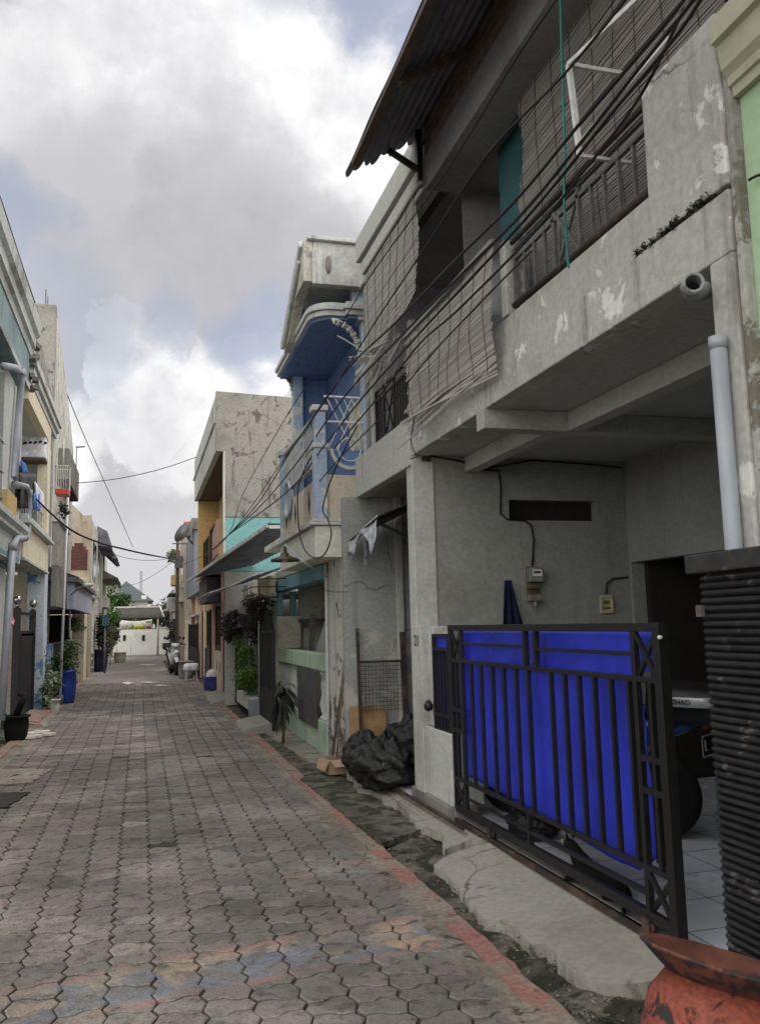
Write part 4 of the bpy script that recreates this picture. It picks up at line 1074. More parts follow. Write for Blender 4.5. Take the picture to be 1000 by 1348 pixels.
def bag(name, label, c, rad, seed, group=None, mat='garbage', knot=True, fold=.22):
    g = MB(); c = Vector(c)
    def f(u, v):
        th = u*2*math.pi; ph = v*math.pi
        d = Vector((math.sin(ph)*math.cos(th), math.sin(ph)*math.sin(th), math.cos(ph)))
        r1 = mnoise.ridged_multi_fractal(d*1.3+Vector((seed, 0, 0)), 1., 2.1, 5, 1., 2.)*.05
        r2 = fbm(d.x*2+seed, d.y*2, d.z*2)*fold
        r = 1+r2-r1*.7+.1
        top = max(0, d.z)**3
        x, y, z = d.x*rad[0]*r*(1-.45*top), d.y*rad[1]*r*(1-.45*top), d.z*rad[2]*r
        z = max(z, -rad[2]*.72)
        return (c.x+x, c.y+y, c.z+rad[2]*.72+z)
    g.sheet(f, 84, 56)
    if knot:
        topz = c.z+rad[2]*1.6
        for k in range(3):
            a = k*2.1+seed
            g.tube([(c.x, c.y, topz-.12), (c.x+.03*math.cos(a), c.y+.03*math.sin(a), topz-.02), (c.x+.09*math.cos(a), c.y+.09*math.sin(a), topz+.03)], [.03, .014, .03], 7)
    o = g.build(name, mat, None, base=tuple(c)); tag(o, label, 'bag', group); return o
bag('plastic_bag', 'crumpled black bag on the carport floor behind the foot of the gate', (2.62, 5.62, .12), (.15, .2, .13), 4.2, knot=False)
bag('garbage_bag', 'big slumped black garbage bag at the front of the alcove heap', (2.26, 7.95, .10), (.31, .42, .25), 1.1)
bag('garbage_bag', 'black garbage bag at the back of the heap, against the column', (2.62, 8.25, .12), (.32, .36, .32), 2.7)
bag('garbage_bag', 'smaller black garbage bag at the left of the heap, beside the plywood', (2.22, 8.62, .10), (.22, .28, .23), 5.3)
carton('cardboard_box', 'low opened cardboard carton on the ground beside the garbage bags', (2.06, 9.2, .03), .30, .30, .15, .15)
# boards in the alcove
def lean(name, label, p, q, w, th, mat, cat_, updir=(1, 0, 0), group=None):
    g = MB(); g.bar(p, q, w, th, updir); o = g.build(name, mat, None, base=tuple(p)); return tag(o, label, cat_, group)
g = MB(); g.prism([(2.16, 8.95, .10), (2.56, 8.95, .10), (2.56, 9.05, .66), (2.50, 9.055, .72), (2.16, 9.06, .72)], (0, .018, 0)); tag(g.build('plywood_board', 'plywood', None, base=(2.3, 9, .1)), 'tan plywood offcut leaning on the alcove wall behind the bags', 'board')
t = thing('rusty_bed_frame', 'rusty upright metal frame with mesh leaning against the peeling alcove wall', 'frame', (2.45, 9.0, .1))
g = MB(); g.bar((2.26, 8.93, .1), (2.26, 9.03, 1.55), .03); g.bar((2.75, 8.90, .1), (2.75, 8.98, 1.5), .045); g.bar((2.26, 9.0, 1.19), (2.75, 8.96, 1.19), .025); g.build('frame', 'rust_iron', t)
g = MB()
for k in range(12): g.bar((2.29+.04*k, 9.0, .65), (2.29+.04*k, 9.0, 1.18), .004)
for k in range(12): g.bar((2.28, 9.0, .68+.042*k), (2.74, 8.97, .68+.042*k), .004)
g.build('mesh', 'rust_iron', t)
lean('wooden_plank', 'tall thin dark plank leaning on the white pier, left of the plywood', (2.07, 9.35, .05), (2.20, 9.22, 1.62), .03, .02, 'wood_grey', 'plank')
lean('wooden_plank', 'wide weathered plank leaning on the white pier, second from the left', (2.13, 9.22, .05), (2.215, 9.2, 1.25), .06, .02, 'wood_grey', 'plank')
lean('wooden_plank', 'short dark red-brown plank leaning on the white pier', (2.03, 9.42, .05), (2.16, 9.32, 1.0), .04, .02, 'wood_brown', 'plank')
lean('steel_rod', 'long thin rod lying along the concrete edge before the column', (2.22, 8.1, .125), (2.24, 5.95, .125), .022, .022, 'rust_iron', 'rod')
# torn awning with foil
t = thing('torn_awning', 'small broken awning patched with silver foil above the alcove', 'awning', (2.3, 8.7, 2.6))
P = [PX(457, 711, 2.18), PX(512, 684, 2.18)]
g = MB()
Aq = Vector((2.16, 9.0, 2.58)); 
g.add([Vector((2.18, 8.98, 2.50)), Vector((2.18, 7.75, 2.62)), Vector((2.95, 7.75, 2.95)), Vector((2.95, 8.98, 2.88))], [(0, 1, 2, 3)]); g.build('sheet', 'rust_iron', t, solid=.012)
g = MB(); g.bar((2.2, 8.0, 2.60), (3.0, 8.0, 2.2), .03); g.bar((2.98, 8.0, 2.1), (2.98, 8.0, 2.9), .04); g.bar((2.2, 8.0, 2.6), (2.95, 8.0, 2.92), .035); g.build('bracket', 'black_iron', t)
g = MB()
def fo(u, v):
    y = 9.02-1.12*u; ztop = 2.515+.12*u
    drop = (.16+.05*math.sin(u*9)+.03*math.sin(u*31)+(.32 if .70 < u < .75 else 0)+(.12 if u > .86 else 0))*v
    return (2.155-.02*math.sin(u*20+v*5)*v+.05*(1-v), y, ztop+.012-drop)
g.sheet(fo, 60, 8); g.build('foil', 'foil', t, solid=.003)

# ------------------------------------------------------------------ orange tyre planter, bottom right
Rp = Matrix.Rotation(math.radians(11), 3, Vector((.58, .82, 0))) @ Matrix.Rotation(math.radians(-13), 3, Vector((.82, -.58, 0)))
def potmat():
    m, t, b, P, g = newmat('tyre_orange'); MATS['tyre_orange'] = m
    n = t.noise(P, 7, 9, .7, .6).outputs[0]; n2 = t.noise(P, 50, 4, .6).outputs[0]; n4 = t.noise(P, 2.8, 5, .6).outputs[0]
    sp = t.add('ShaderNodeSeparateXYZ'); t.l.new(P, sp.inputs[0])
    col = t.mixc(t.ramp(n2, .3, .7), c3(118, 52, 36), c3(156, 70, 48))
    f = t.math('MAXIMUM', t.ramp(n, .54, .60), t.ramp(n4, .50, .56))
    col = t.mixc(f, col, c3(40, 38, 38)); t.l.new(col, b.inputs['Base Color']); b.inputs['Roughness'].default_value = .7
    bp = t.add('ShaderNodeBump'); bp.inputs['Strength'].default_value = .6; bp.inputs['Distance'].default_value = .008
    t.l.new(t.math('SUBTRACT', n2, f), bp.inputs['Height']); t.l.new(bp.outputs[0], b.inputs['Normal'])
potmat()
pc = (1.675, 2.46, -.02)
t = thing('tyre_planter', 'worn orange planter made from an old tyre, with a wide flared rim', 'planter', pc)
g = MB(); g.lathe([(.0, .02), (.17, .02), (.20, .05), (.225, .16), (.235, .28), (.225, .40), (.18, .475)], pc, 48, Rp); g.build('bowl', 'tyre_orange', t)
g = MB(); g.lathe([(.178, .47), (.235, .51), (.262, .53), (.272, .536), (.27, .545), (.257, .545), (.225, .525), (.176, .482)], pc, 56, Rp); plain('tyre_rim', c3(112, 62, 48), .75, 0., .3, 9, rust=c3(44, 40, 40), ra=.5, rs=5); g.build('rim', 'tyre_rim', t)
g = MB(); g.lathe([(.0, .40), (.10, .405), (.168, .39), (.176, .475)], pc, 36, Rp); g.build('soil', 'soil', t)
# ================================================================== white and blue house with the balcony
def bx(par, nm, mat, x0, x1, y0, y1, z0, z1, bev=.006):
    return MB().box(x0, x1, y0, y1, z0, z1).build(nm, mat, par, bev)
t = bh = thing('blue_white_house', 'white and blue house with ornate balcony, curved canopy slab and peeling pediment', 'house', (2.3, 11.5, 0))
bx(t, 'pier', 'white_worn', 2.22, 2.5, 9.21, 10.42, 0, 2.75, .008)
bx(t, 'pier', 'white_worn', 2.20, 2.40, 14.3, 14.75, 0, 1.25)
bx(t, 'side_wall', 'grey_paint', 2.501, 5.5, 9.21, 9.3, 0, 5.2)
# mint parapet and balusters
bx(t, 'wall_rail', 'mint', 2.19, 2.36, 10.43, 14.6, 1.02, 1.23, .012)
bx(t, 'wall_base', 'mint', 2.20, 2.36, 10.43, 14.6, .0, .40, .012)
def baluster(x, y, z0, z1, s=1.):
    h = z1-z0; return MB().lathe([(.045*s, 0), (.045*s, h*.06), (.02*s, h*.1), (.05*s, h*.3), (.022*s, h*.52), (.035*s, h*.7), (.02*s, h*.86), (.045*s, h*.93), (.045*s, h)], (x, y, z0), 10)
for k in range(3): baluster(2.27, 10.55+k*.17, .40, 1.02, 1.2).build('baluster', 'white_trim', t)
for k in range(9): MB().lathe([(.015, 0), (.02, .2), (.03, .4), (.015, .6)], (2.27, 12.9+k*.17, .41), 8).build('baluster', 'white_trim', t)
bx(t, 'ground_back', 'cream_worn', 3.5, 3.6, 9.31, 14.8, 0, 2.9)
bx(t, 'ground_floor', 'concrete_apron', 2.361, 3.5, 9.31, 14.8, -.03, .06)
bx(t, 'far_pier', 'cream_worn', 2.16, 2.55, 14.0, 14.30, 1.231, 1.75)
bx(t, 'far_column', 'teal_trim', 2.18, 2.26, 14.02, 14.12, 1.76, 2.15); bx(t, 'far_column', 'teal_trim', 2.38, 2.48, 14.02, 14.12, 1.76, 2.15)
bx(t, 'inner_pillar', 'cream_worn', 2.30, 2.37, 10.44, 10.52, 1.231, 2.36)
bx(t, 'beam', 'teal_trim', 2.16, 2.36, 10.43, 14.6, 2.16, 2.345)
bx(t, 'far_wall', 'cream_worn', 2.56, 3.5, 14.2, 14.3, 0, 2.9)
# balcony box
bx(t, 'balcony_fascia', 'white_paint', 1.90, 2.215, 9.47, 12.0, 2.36, 2.72, .01)
bx(t, 'balcony_soffit', 'cream_worn', 2.2151, 3.5, 10.43, 14.7, 2.38, 2.5)
bx(t, 'balcony_fascia', 'white_paint', 2.2151, 2.5, 9.24, 10.424, 2.751, 2.85)
for z, o in ((2.725, .05), (2.765, .03)): bx(t, 'moulding', 'white_trim', 1.90-o, 2.45, 9.47-o, 12.03, z, z+.035, .008)
bx(t, 'cladding', 'cladding', 1.93, 2.04, 9.60, 11.85, 2.802, 3.28, .01)
bx(t, 'cladding', 'cladding', 2.05, 2.5, 9.50, 9.60, 2.802, 3.32, .01)
bx(t, 'corner_pillar', 'blue_pale', 1.90, 2.05, 9.45, 9.595, 2.802, 3.62, .01)
bx(t, 'pillar_cap', 'white_trim', 1.88, 2.07, 9.43, 9.62, 3.622, 3.68, .01)
bx(t, 'corner_pillar', 'blue_pale', 1.915, 2.04, 9.46, 9.59, 3.682, 4.06, .01)
bx(t, 'pillar_cap', 'white_trim', 1.88, 2.07, 9.43, 9.62, 4.062, 4.13, .01)
bx(t, 'far_post', 'blue_pale', 1.90, 2.04, 11.86, 12.0, 2.802, 4.0, .01)
bx(t, 'pillar_cap', 'white_trim', 1.87, 2.07, 11.83, 12.03, 4.002, 4.08, .01)
g = MB()
for z in (3.45, 4.02): g.bar((1.95, 9.6, z), (1.95, 11.86, z), .05, .04)
g.build('balcony_rail', 'white_trim', t)
g = MB(); n = 16
for k in range(n):
    ya = 9.62+(2.22)*k/n; yb = ya+2.22/n
    g.bar((1.945, ya, 3.47), (1.945, yb, 3.74), .010, .016); g.bar((1.955, yb, 3.47), (1.955, ya, 3.74), .010, .016); g.bar((1.945, ya, 3.74), (1.945, yb, 4.0), .010, .016); g.bar((1.955, yb, 3.74), (1.955, ya, 4.0), .010, .016)
    for j in (.25, .5, .75):
        pass
    pass
g.build('balcony_lattice', 'white_trim', t)
for y in (9.95, 10.9, 11.6):
    c = Vector((1.925, y, 3.05)); g = MB(); g.prism([c+Vector((0, 0, .14)), c+Vector((0, .07, 0)), c+Vector((0, 0, -.14)), c+Vector((0, -.07, 0))], (.004, 0, 0)); g.build('diamond', 'paint_black', t)
    g = MB(); 
c = Vector((1.915, 11.35, 3.30)); g = MB(); g.lathe([(0, 0), (.22, 0), (.22, .03), (.26, .03), (.26, -.01), (0, -.01)], c, 24, Matrix.Rotation(math.radians(-90), 3, 'Y')); g.build('roundel', 'blue_pale', t)
# near-end arch and grille
def ring(cx, y, cz, r0, r1, a0, a1, th, n=20):
    g = MB(); pts = [(cx+r1*math.cos(a0+(a1-a0)*k/n), y, cz+r1*math.sin(a0+(a1-a0)*k/n)) for k in range(n+1)]+[(cx+r0*math.cos(a1-(a1-a0)*k/n), y, cz+r0*math.sin(a1-(a1-a0)*k/n)) for k in range(n+1)]
    g.prism(pts, (0, th, 0)); return g
ring(2.33, 9.47, 3.62, .20, .24, math.pi, 2*math.pi, .05).build('arch_moulding', 'white_trim', t)
bx(t, 'moulding', 'white_trim', 2.045, 2.09, 9.47, 9.52, 3.60, 3.66)
g = ring(2.33, 9.52, 3.62, .0, .199, math.pi, 2*math.pi, .03); g.build('arch_panel', 'blue_dark', t)
g = MB()
for k in range(4):
    g.bar((2.06+.1*k, 9.50, 3.60), (2.06+.1*k+.32, 9.50, 4.25), .009, .009); g.bar((2.38+.1*k, 9.51, 3.60), (2.06+.1*k, 9.51, 4.25), .009, .009)
g.bar((2.03, 9.5, 3.95), (2.6, 9.5, 3.95), .02); g.bar((2.03, 9.5, 4.25), (2.6, 9.5, 4.25), .02)
g.tube([(2.33+.14*math.cos(a), 9.49, 3.62+.14*math.sin(a)) for a in [math.pi*k/10*2 for k in range(11)]], .008, 5)
g.build('window_grille', 'white_iron', t)
bx(t, 'upper_back', 'blue_dark', 2.62, 2.75, 9.62, 12.2, 2.8, 5.2)
bx(t, 'upper_pane', 'cream_paint', 2.60, 2.615, 9.9, 10.6, 3.6, 4.4)
bx(t, 'upper_floor', 'white_paint', 2.05, 5.5, 9.61, 14.7, 2.86, 2.95)
bx(t, 'upper_pillar', 'blue_pale', 2.50, 2.66, 9.46, 9.60, 2.95, 5.2, .01)
for z in (4.55, 5.18): bx(t, 'pillar_cap', 'white_trim', 2.45, 2.71, 9.42, 9.64, z, z+.06, .01)
bx(t, 'upper_wall', 'blue_dark', 2.15, 2.62, 12.05, 12.2, 2.8, 5.2)
bx(t, 'far_pillar', 'blue_pale', 2.1, 2.24, 11.9, 12.04, 2.96, 5.2, .01)
# canopy slab with rounded corner and lip
def slab_outline(off):
    x0, x1, y0, y1, r = 1.93-off, 2.74, 9.44-off, 12.1+off, .28
    P = [(x1, y0), (x0+r+.12, y0), (x0+r+.12, y0+.07)]
    P += [(x0+r-r*math.sin(a), y0+.07+r-r*math.cos(a)) for a in [math.pi/2*k/8 for k in range(9)]]
    P += [(x0, y1), (x1, y1)]; return P
for nm, mat, off, z0, z1 in (('canopy_slab', 'blue_dark', .0, 5.20, 5.235), ('canopy_edge', 'white_trim', .035, 5.237, 5.30), ('canopy_edge', 'white_trim', .06, 5.302, 5.36), ('canopy_edge', 'white_trim', .03, 5.362, 5.40)):
    g = MB(); g.prism([(a, b, z0) for a, b in slab_outline(off)], (0, 0, z1-z0)); g.build(nm, mat, t, .006)
def bracket(x, y, dx):   # scrolled brackets under the canopy
    g = MB()
    for k in range(14):
        a = k/13*math.pi/2; r = .026+.012*(k%2)
        cx = x+dx*.30*(1-math.sin(a)); cz = 5.16-.42*(1-math.cos(a))
        g.lathe([(.0, -.02), (r, -.02), (r, .02), (0, .02)], (cx, y, cz), 10, Matrix.Rotation(math.radians(90), 3, 'X'))
    g.tube([(x+dx*.34*(1-math.sin(k/8*math.pi/2)), y, 5.19-.5*(1-math.cos(k/8*math.pi/2))) for k in range(9)], .022, 6)
    return g
bracket(2.48, 9.5, -1).build('bracket', 'white_trim', t); bracket(2.12, 11.95, -.3).build('bracket', 'white_trim', t)
# pediment above
g = MB(); g.prism([(1.80, 9.45, 5.62), (1.80, 9.45, 6.12), (1.80, 9.62, 6.16), (1.80, 10.9, 5.38), (1.80, 10.9, 5.2), (1.80, 10.6, 5.26), (1.80, 10.05, 5.62)], (.12, 0, 0)); g.build('pediment', 'cream_worn', t, .008)
g = MB(); g.bar((1.79, 9.5, 6.10), (1.79, 10.95, 5.30), .10, .06, (1, 0, 0)); g.build('pediment_moulding', 'white_trim', t, .01)
g = MB(); g.bar((1.775, 9.6, 5.92), (1.775, 10.8, 5.24), .05, .04, (1, 0, 0)); g.build('pediment_moulding', 'white_trim', t, .01)
g = MB(); g.wall('y', 9.44, 9.56, 1.921, 2.72, 5.60, 6.12, []); g.build('gable_end', 'white_trim', t, .008)
bx(t, 'gable_trim', 'white_trim', 1.90, 2.02, 9.40, 9.438, 5.58, 6.0); bx(t, 'roof_edge', 'white_trim', 1.84, 2.76, 9.38, 9.60, 6.122, 6.17, .008)
g = MB(); g.lathe([(0, 0), (.035, 0), (.035, .02), (0, .02)], (0, 0, 0), 14, Matrix.Rotation(math.radians(90), 3, 'X')); g.v = [(v[0]+2.10, v[1]+9.437, v[2]*3.2+5.84) for v in g.v]; g.build('gable_slot', 'concrete_dark', t)
bx(t, 'top_ceiling', 'pale_grey', 1.93, 2.9, 9.57, 10.9, 5.75, 5.80)
bx(t, 'top_wall', 'blue_dark', 2.5, 2.6, 9.6, 12.0, 5.41, 5.74); bx(t, 'top_roof', 'concrete', 1.95, 5, 9.6, 10.9, 5.84, 5.98)
bx(t, 'top_wall', 'blue_dark', 1.94, 2.5, 10.7, 10.8, 5.41, 5.74)
bx(t, 'top_post', 'blue_pale', 2.42, 2.56, 9.58, 9.70, 5.41, 5.74)
bx(t, 'downpipe', 'white_paint', 2.195, 2.218, 10.36, 10.40, .3, 2.35)
# things of the blue-white house front
o = MB()
o.box(2.175, 2.188, 10.95, 12.25, .28, 1.0); o = o.build('grey_board', 'plank_dark', None, .003, base=(2.18, 11.6, .3)); tag(o, 'large dark grey board hung over the white balusters of the mint parapet', 'board')
t = thing('street_lamp', 'flared metal lamp on a bent arm at the white balcony corner', 'lamp', (1.9, 9.6, 2.4))
L = PX(375, 738, 1.72)
g = MB(); g.lathe([(0, .17), (.02, .17), (.028, .10), (.05, .09), (.055, .06), (.17, .02), (.18, -.01), (.16, -.005), (.05, .04)], L, 24); g.build('lamp_shade', 'lamp_shade', t)
g = MB(); g.lathe([(0, -.02), (.035, -.01), (.04, .02), (.02, .04)], L, 12); g.build('bulb', 'glass_lamp', t)
e = PX(375, 722, 1.72)
g = MB(); g.tube(catmull([e+Vector((0, 0, .05)), e+Vector((0, -.1, .02)), PX(400, 740, 1.86), PX(428, 758, 2.18), PX(432, 775, 2.21), PX(433, 900, 2.21), PX(433, 960, 2.21)], 6), .011, 6); g.build('arm', 'pvc_grey', t)
t = thing('washing_machine_clutter', 'grey air conditioner unit on a shelf inside the mint-walled porch', 'appliance', (2.9, 12, 1.5))
t.name = 'air_conditioner'
A = PX(394, 785, 2.75); B = PX(418, 812, 2.75)
g = MB(); g.box(2.75, 3.1, B.y, A.y, B.z, A.z+.12); g.build('case', 'dark_plastic', t, .02); BASE[t.name] = BASE.get('washing_machine_clutter', Vector((2.9, 12, 1.5)))
g = MB(); g.box(2.5, 3.15, B.y-.3, A.y+.2, B.z-.08, B.z-.03); g.build('shelf', 'plank_dark', t)
g = MB(); g.lathe([(0, 0), (.16, 0), (.16, .01), (0, .01)], (2.74, (A.y+B.y)/2, (A.z+B.z)/2+.05), 16, Matrix.Rotation(math.radians(-90), 3, 'Y')); g.build('fan_grille', 'paint_black', t)
g = MB(); g.prism([(2.5, 11.2, 1.2), (2.5, 11.2, 1.9), (2.5, 11.35, 1.95), (2.5, 12.6, 1.2)], (.05, 0, 0)); tag(g.build('stair_side', 'grey_paint', None, base=(2.5, 12, 1.2)), 'sloping grey panel standing inside the mint-walled porch', 'panel')
for k in range(3):
    g = MB(); g.bar((2.45, 12.8-.15*k, 1.1), (2.45, 12.65-.15*k, 1.75), .02, .03); tag(g.build('leaning_stick', 'grey_iron', None, base=(2.45, 12.8, 1.1)), 'upright metal stick leaning in the mint-walled porch', 'stick', 'sticks leaning in the porch')

# ------------------------------------------------------------------ plants
def plant(name, label, clusters, mat, cat_='plant', stems=None, group=None, seed=1, pot=None, base=None, stemmat='green_stem'):
    """clusters: list of (centre, radii, n, leafsize)"""
    rng = random.Random(seed); b = base or tuple(clusters[0][0])
    t = thing(name, label, cat_, b, group)
    g = MB()
    for c, r, n, s in clusters: g.leaves(c, r, n, s, rng)
    g.build('foliage', mat, t)
    for s in (stems or []):
        MB().tube(s, [.02*(1-.5*i/max(1, len(s)-1)) for i in range(len(s))], 6).build('stem', stemmat, t)
    return t
def potfn(name, label, c, r, h, mat, group=None, cat_='pot', wide=1.15):
    t = thing(name, label, cat_, c, group)
    g = MB(); g.lathe([(0, .0), (r*.8, .0), (r*.9, h*.1), (r*1.05, h*.55), (r, h*.92), (r*wide, h*.93), (r*wide, h), (r*.9, h), (r*.88, h*.86), (0, h*.86)], c, 24); g.build('pot_body', mat, t)
    g = MB(); g.lathe([(0, h*.87), (r*.86, h*.875), (r*.87, h*.865)], c, 16); g.build('soil', 'soil', t)
    return t
C = PX(372, 915, 1.9)
rng = random.Random(12); t = thing('potted_palm', 'small plant with drooping long leaves on a thin stem before the grey board', 'plant', (C.x, C.y, 0))
g = MB(); rng = random.Random(4)
for k in range(46):
    a = rng.uniform(0, 2*math.pi); e = rng.uniform(-.5, .9); L = rng.uniform(.14, .27)
    d = Vector((math.cos(a), math.sin(a), 0)); z0 = C+Vector((0, 0, rng.uniform(-.18, .14))); w = Vector((-math.sin(a), math.cos(a), 0))*.022
    pts = [z0+d*L*s+Vector((0, 0, L*(e*s-1.1*s*s))) for s in (0, .35, .7, 1)]
    vs = [pts[0]-w*.3, pts[0]+w*.3, pts[1]-w*1.1, pts[1]+w*1.1, pts[2]-w, pts[2]+w, pts[3]]
    g.add(vs, [(0, 1, 3, 2), (2, 3, 5, 4), (4, 5, 6)])
g.build('foliage', 'leaf_dark', t); MB().tube([(C.x, C.y, 0), (C.x+.02, C.y, .4), C+Vector((0, 0, -.1))], .018, 6).build('stem', 'bark', t)
plant('flowering_shrub', 'dark leafed climbing shrub arching over the black gate beside the mint wall', [((1.95, 15.2, 1.75), (.32, 1.0, .45), 1500, .09), ((1.86, 17.0, 1.62), (.42, 1.0, .34), 1400, .09), ((2.0, 14.3, 1.9), (.22, .4, .30), 300, .08)], 'leaf_purple', stems=[[(2.0, 15.3, 0), (2.0, 15.2, .9), (1.95, 15.3, 1.6)], [(1.95, 16.8, .2), (1.9, 16.9, 1.5)]], seed=3, base=(2, 15.3, 0), stemmat='bark')
plant('fern_shrub', 'bright green feathery shrub growing in the white trough planter', [((1.90, 16.0, .78), (.26, .7, .42), 1700, .08), ((1.88, 16.4, 1.15), (.2, .5, .30), 800, .075)], 'leaf_bright', stems=[[(1.92, 16.0, .3), (1.92, 16, .9)]], seed=4, base=(1.92, 16, .3))
# planter trough
t = thing('trough_planter', 'white concrete trough planter with a dark grey end on the right kerb', 'planter', (1.9, 15.9, 0))
a = PX(332, 920, 1.86)
bx(t, 'body', 'bluegrey_paint', 1.80, 2.12, 14.75, 15.0, .0, .36)
bx(t, 'trough', 'white_trim', 1.84, 2.12, 15.01, 17.2, .14, .36)
# ------------------------------------------------------------------ gates and fronts further along on the right
def bargate(name, label, x, y0, y1, z0, z1, mat='black_iron', n=14, solid=.4, arch=False, group=None):
    t = thing(name, label, 'gate', (x, (y0+y1)/2, z0), group)
    g = MB()
    for y in (y0, y1): g.bar((x, y, z0), (x, y, z1), .05)
    for z in (z0+.05, z0+(z1-z0)*solid, z1-.04): g.bar((x, y0, z), (x, y1, z), .035, .04)
    g.build('frame', mat, t)
    g = MB(); g.box(x-.008, x+.008, y0+.03, y1-.03, z0+.06, z0+(z1-z0)*solid-.02); g.build('panel', mat, t)
    g = MB()
    for k in range(n):
        y = y0+(y1-y0)*(k+.5)/n; h = z1-.05+(.35*math.sin(math.pi*(k+.5)/n) if arch else 0)
        g.bar((x, y, z0+(z1-z0)*solid), (x, y, h), .016 if not arch else .022, .016)
    for k in range(n-1):
        if arch:
            ya = y0+(y1-y0)*(k+.5)/n; yb = y0+(y1-y0)*(k+1.5)/n
            za = z1-.05+.35*math.sin(math.pi*(k+.5)/n); zb = z1-.05+.35*math.sin(math.pi*(k+1.5)/n); g.bar((x, ya, za), (x, yb, zb), .03)
            g.bar((x, ya, za-.25), (x, yb, zb-.35), .02)
    g.build('bars', mat, t); return t
bargate('iron_gate', 'black wrought iron gate with an arched top next to the mint wall', 1.98, 13.25, 14.7, .05, 1.55, arch=True, n=12, solid=.36)
bargate('iron_gate', 'plain black panel gate between the trough planter and the yellow low wall', 1.90, 17.3, 20.4, .05, 1.45, n=24, solid=.5)
t = thing('beige_house', 'low beige house front with wide fascia and corrugated carport roof', 'house', (2.2, 16.3, 0))
fa = PX(364, 758, 2.02); fb = PX(311, 794, 2.02)
bx(t, 'fascia', 'cream_yellow', 2.02, 2.12, 13.9, 17.6, 2.13, 2.42)
bx(t, 'fascia_edge', 'white_trim', 2.00, 2.14, 13.9, 17.62, 2.08, 2.128)
bx(t, 'soffit', 'soffit', 2.141, 4.5, 14.9, 17.9, 2.14, 2.2)
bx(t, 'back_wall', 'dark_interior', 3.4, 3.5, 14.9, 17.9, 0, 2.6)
bx(t, 'pillar', 'mint', 2.12, 2.30, 14.82, 15.0, 0, 2.07)
g = MB(); g.add([PX(250, 762, 1.55), PX(345, 700, 1.55)]+[PX(345, 700, 1.55)+Vector((1.1, 0, .45)), PX(250, 762, 1.55)+Vector((1.1, 0, .45))], [(0, 1, 2, 3)])
E1 = Vector((1.62, 14.6, 2.55)); 
def cr(u, v): return (1.60+1.1*u, 14.2+5.4*v, 2.62+.40*u+.018*math.cos(v*math.pi*2*30))
Aq = PY(352, 690, 15.0); Bq = PY(440, 690, 15.0); Cq = PY(247, 763, 18.0); Eq = Cq+Vector((1.35, 0, .30))
def crs(u, v):
    p = (Cq.lerp(Eq, u)).lerp(Aq.lerp(Bq, u), v); return (p.x, p.y, p.z+.014*math.cos(v*math.pi*2*20))
g = MB(); g.sheet(crs, 4, 160); g.build('carport_roof', 'roof_sheet', t, solid=.012)
g = MB(); g.bar(Aq-Vector((0, 0, .03)), Cq-Vector((0, 0, .03)), .04, .05); g.build('roof_edge', 'white_trim', t); g = MB(); g.bar(Aq.lerp(Bq, .02)-Vector((0, 0, .05)), Bq-Vector((0, 0, .05)), .04, .06); g.build('roof_beam', 'white_trim', t)
def cr2(u, v): return (1.50+.52*u, 12.7+2.6*v, 2.30+.16*u+.012*math.cos(v*math.pi*2*18))
g = MB(); g.sheet(cr2, 4, 110); g.build('porch_roof', 'foil', t, solid=.006)
for y, v in ((16.1, 0), (14.75, 0)):
    g = MB(); g.tube([(1.96, y, .3), (1.96, y, 2.5)], .018, 8); g.build('post', 'pvc_grey', t)
g = MB(); 
for z in (2.18, 2.3): g.bar((1.6, 12.75, z), (2.1, 12.75, z), .015); g.bar((1.6, 12.75, z), (1.6, 14.2, z), .015)
g.build('porch_frame', 'black_iron', t)
# tall concrete house
t = thing('concrete_house', 'tall bare concrete house with ochre recessed balcony and teal lower side wall', 'house', (1.8, 22, 0))
g = MB(); g.prism([(1.50, 18.0, 5.30), (1.50, 18.0, 6.62), (4.6, 18.0, 6.50), (4.6, 18.0, 3.9), (1.68, 18.0, 3.9), (1.68, 18.0, 5.30)], (0, .15, 0)); g.build('side_wall', 'concrete', t, .01)
bx(t, 'side_wall_lower', 'teal_wall', 1.69, 4.6, 18.02, 18.16, 2.75, 3.898)
bx(t, 'side_wall_base', 'soffit', 1.69, 4.6, 18.03, 18.15, 0, 2.748)
bx(t, 'corner_trim', 'white_paint', 1.655, 1.688, 17.99, 18.2, 3.0, 5.30)
bx(t, 'parapet', 'white_trim', 1.50, 1.62, 18.151, 25.6, 5.32, 6.56, .01)
bx(t, 'parapet_cap', 'white_trim', 1.46, 1.66, 18.16, 25.7, 5.95, 6.0, .01)
bx(t, 'soffit', 'wood_brown', 1.621, 2.6, 18.16, 25.6, 5.32, 5.42)
bx(t, 'recess_wall', 'ochre', 2.2, 2.3, 18.16, 26, 2.8, 5.31); bx(t, 'recess_end', 'ochre', 1.60, 2.6, 25.4, 25.55, 2.8, 5.31)
bx(t, 'balcony_floor', 'white_trim', 1.66, 2.6, 18.2, 25.5, 2.95, 3.1)
bx(t, 'ground_front', 'rose_paint', 2.1, 2.3, 18.2, 26, 0, 2.94)
g = MB(); g.prism([(1.55, 18.4, 3.15), (1.55, 18.4, 3.9), (1.55, 19.6, 3.7), (1.55, 19.6, 3.1)], (.05, 0, 0)); g.build('pale_panel', 'rose_paint', t)
bx(t, 'roof', 'concrete', 1.63, 4.6, 18.16, 25.6, 5.9, 6.0)
for ya, yb, z1, m in ((19.8, 21.2, 3.95, 'black_iron'), (21.6, 23.4, 3.85, 'black_iron')):
    g = MB()
    for k in range(9): g.bar((1.62, ya+(yb-ya)*k/8, 3.1), (1.62, ya+(yb-ya)*k/8, z1), .02)
    for z in (3.15, z1): g.bar((1.62, ya, z), (1.62, yb, z), .03)
    g.build('balcony_rail', m, t)
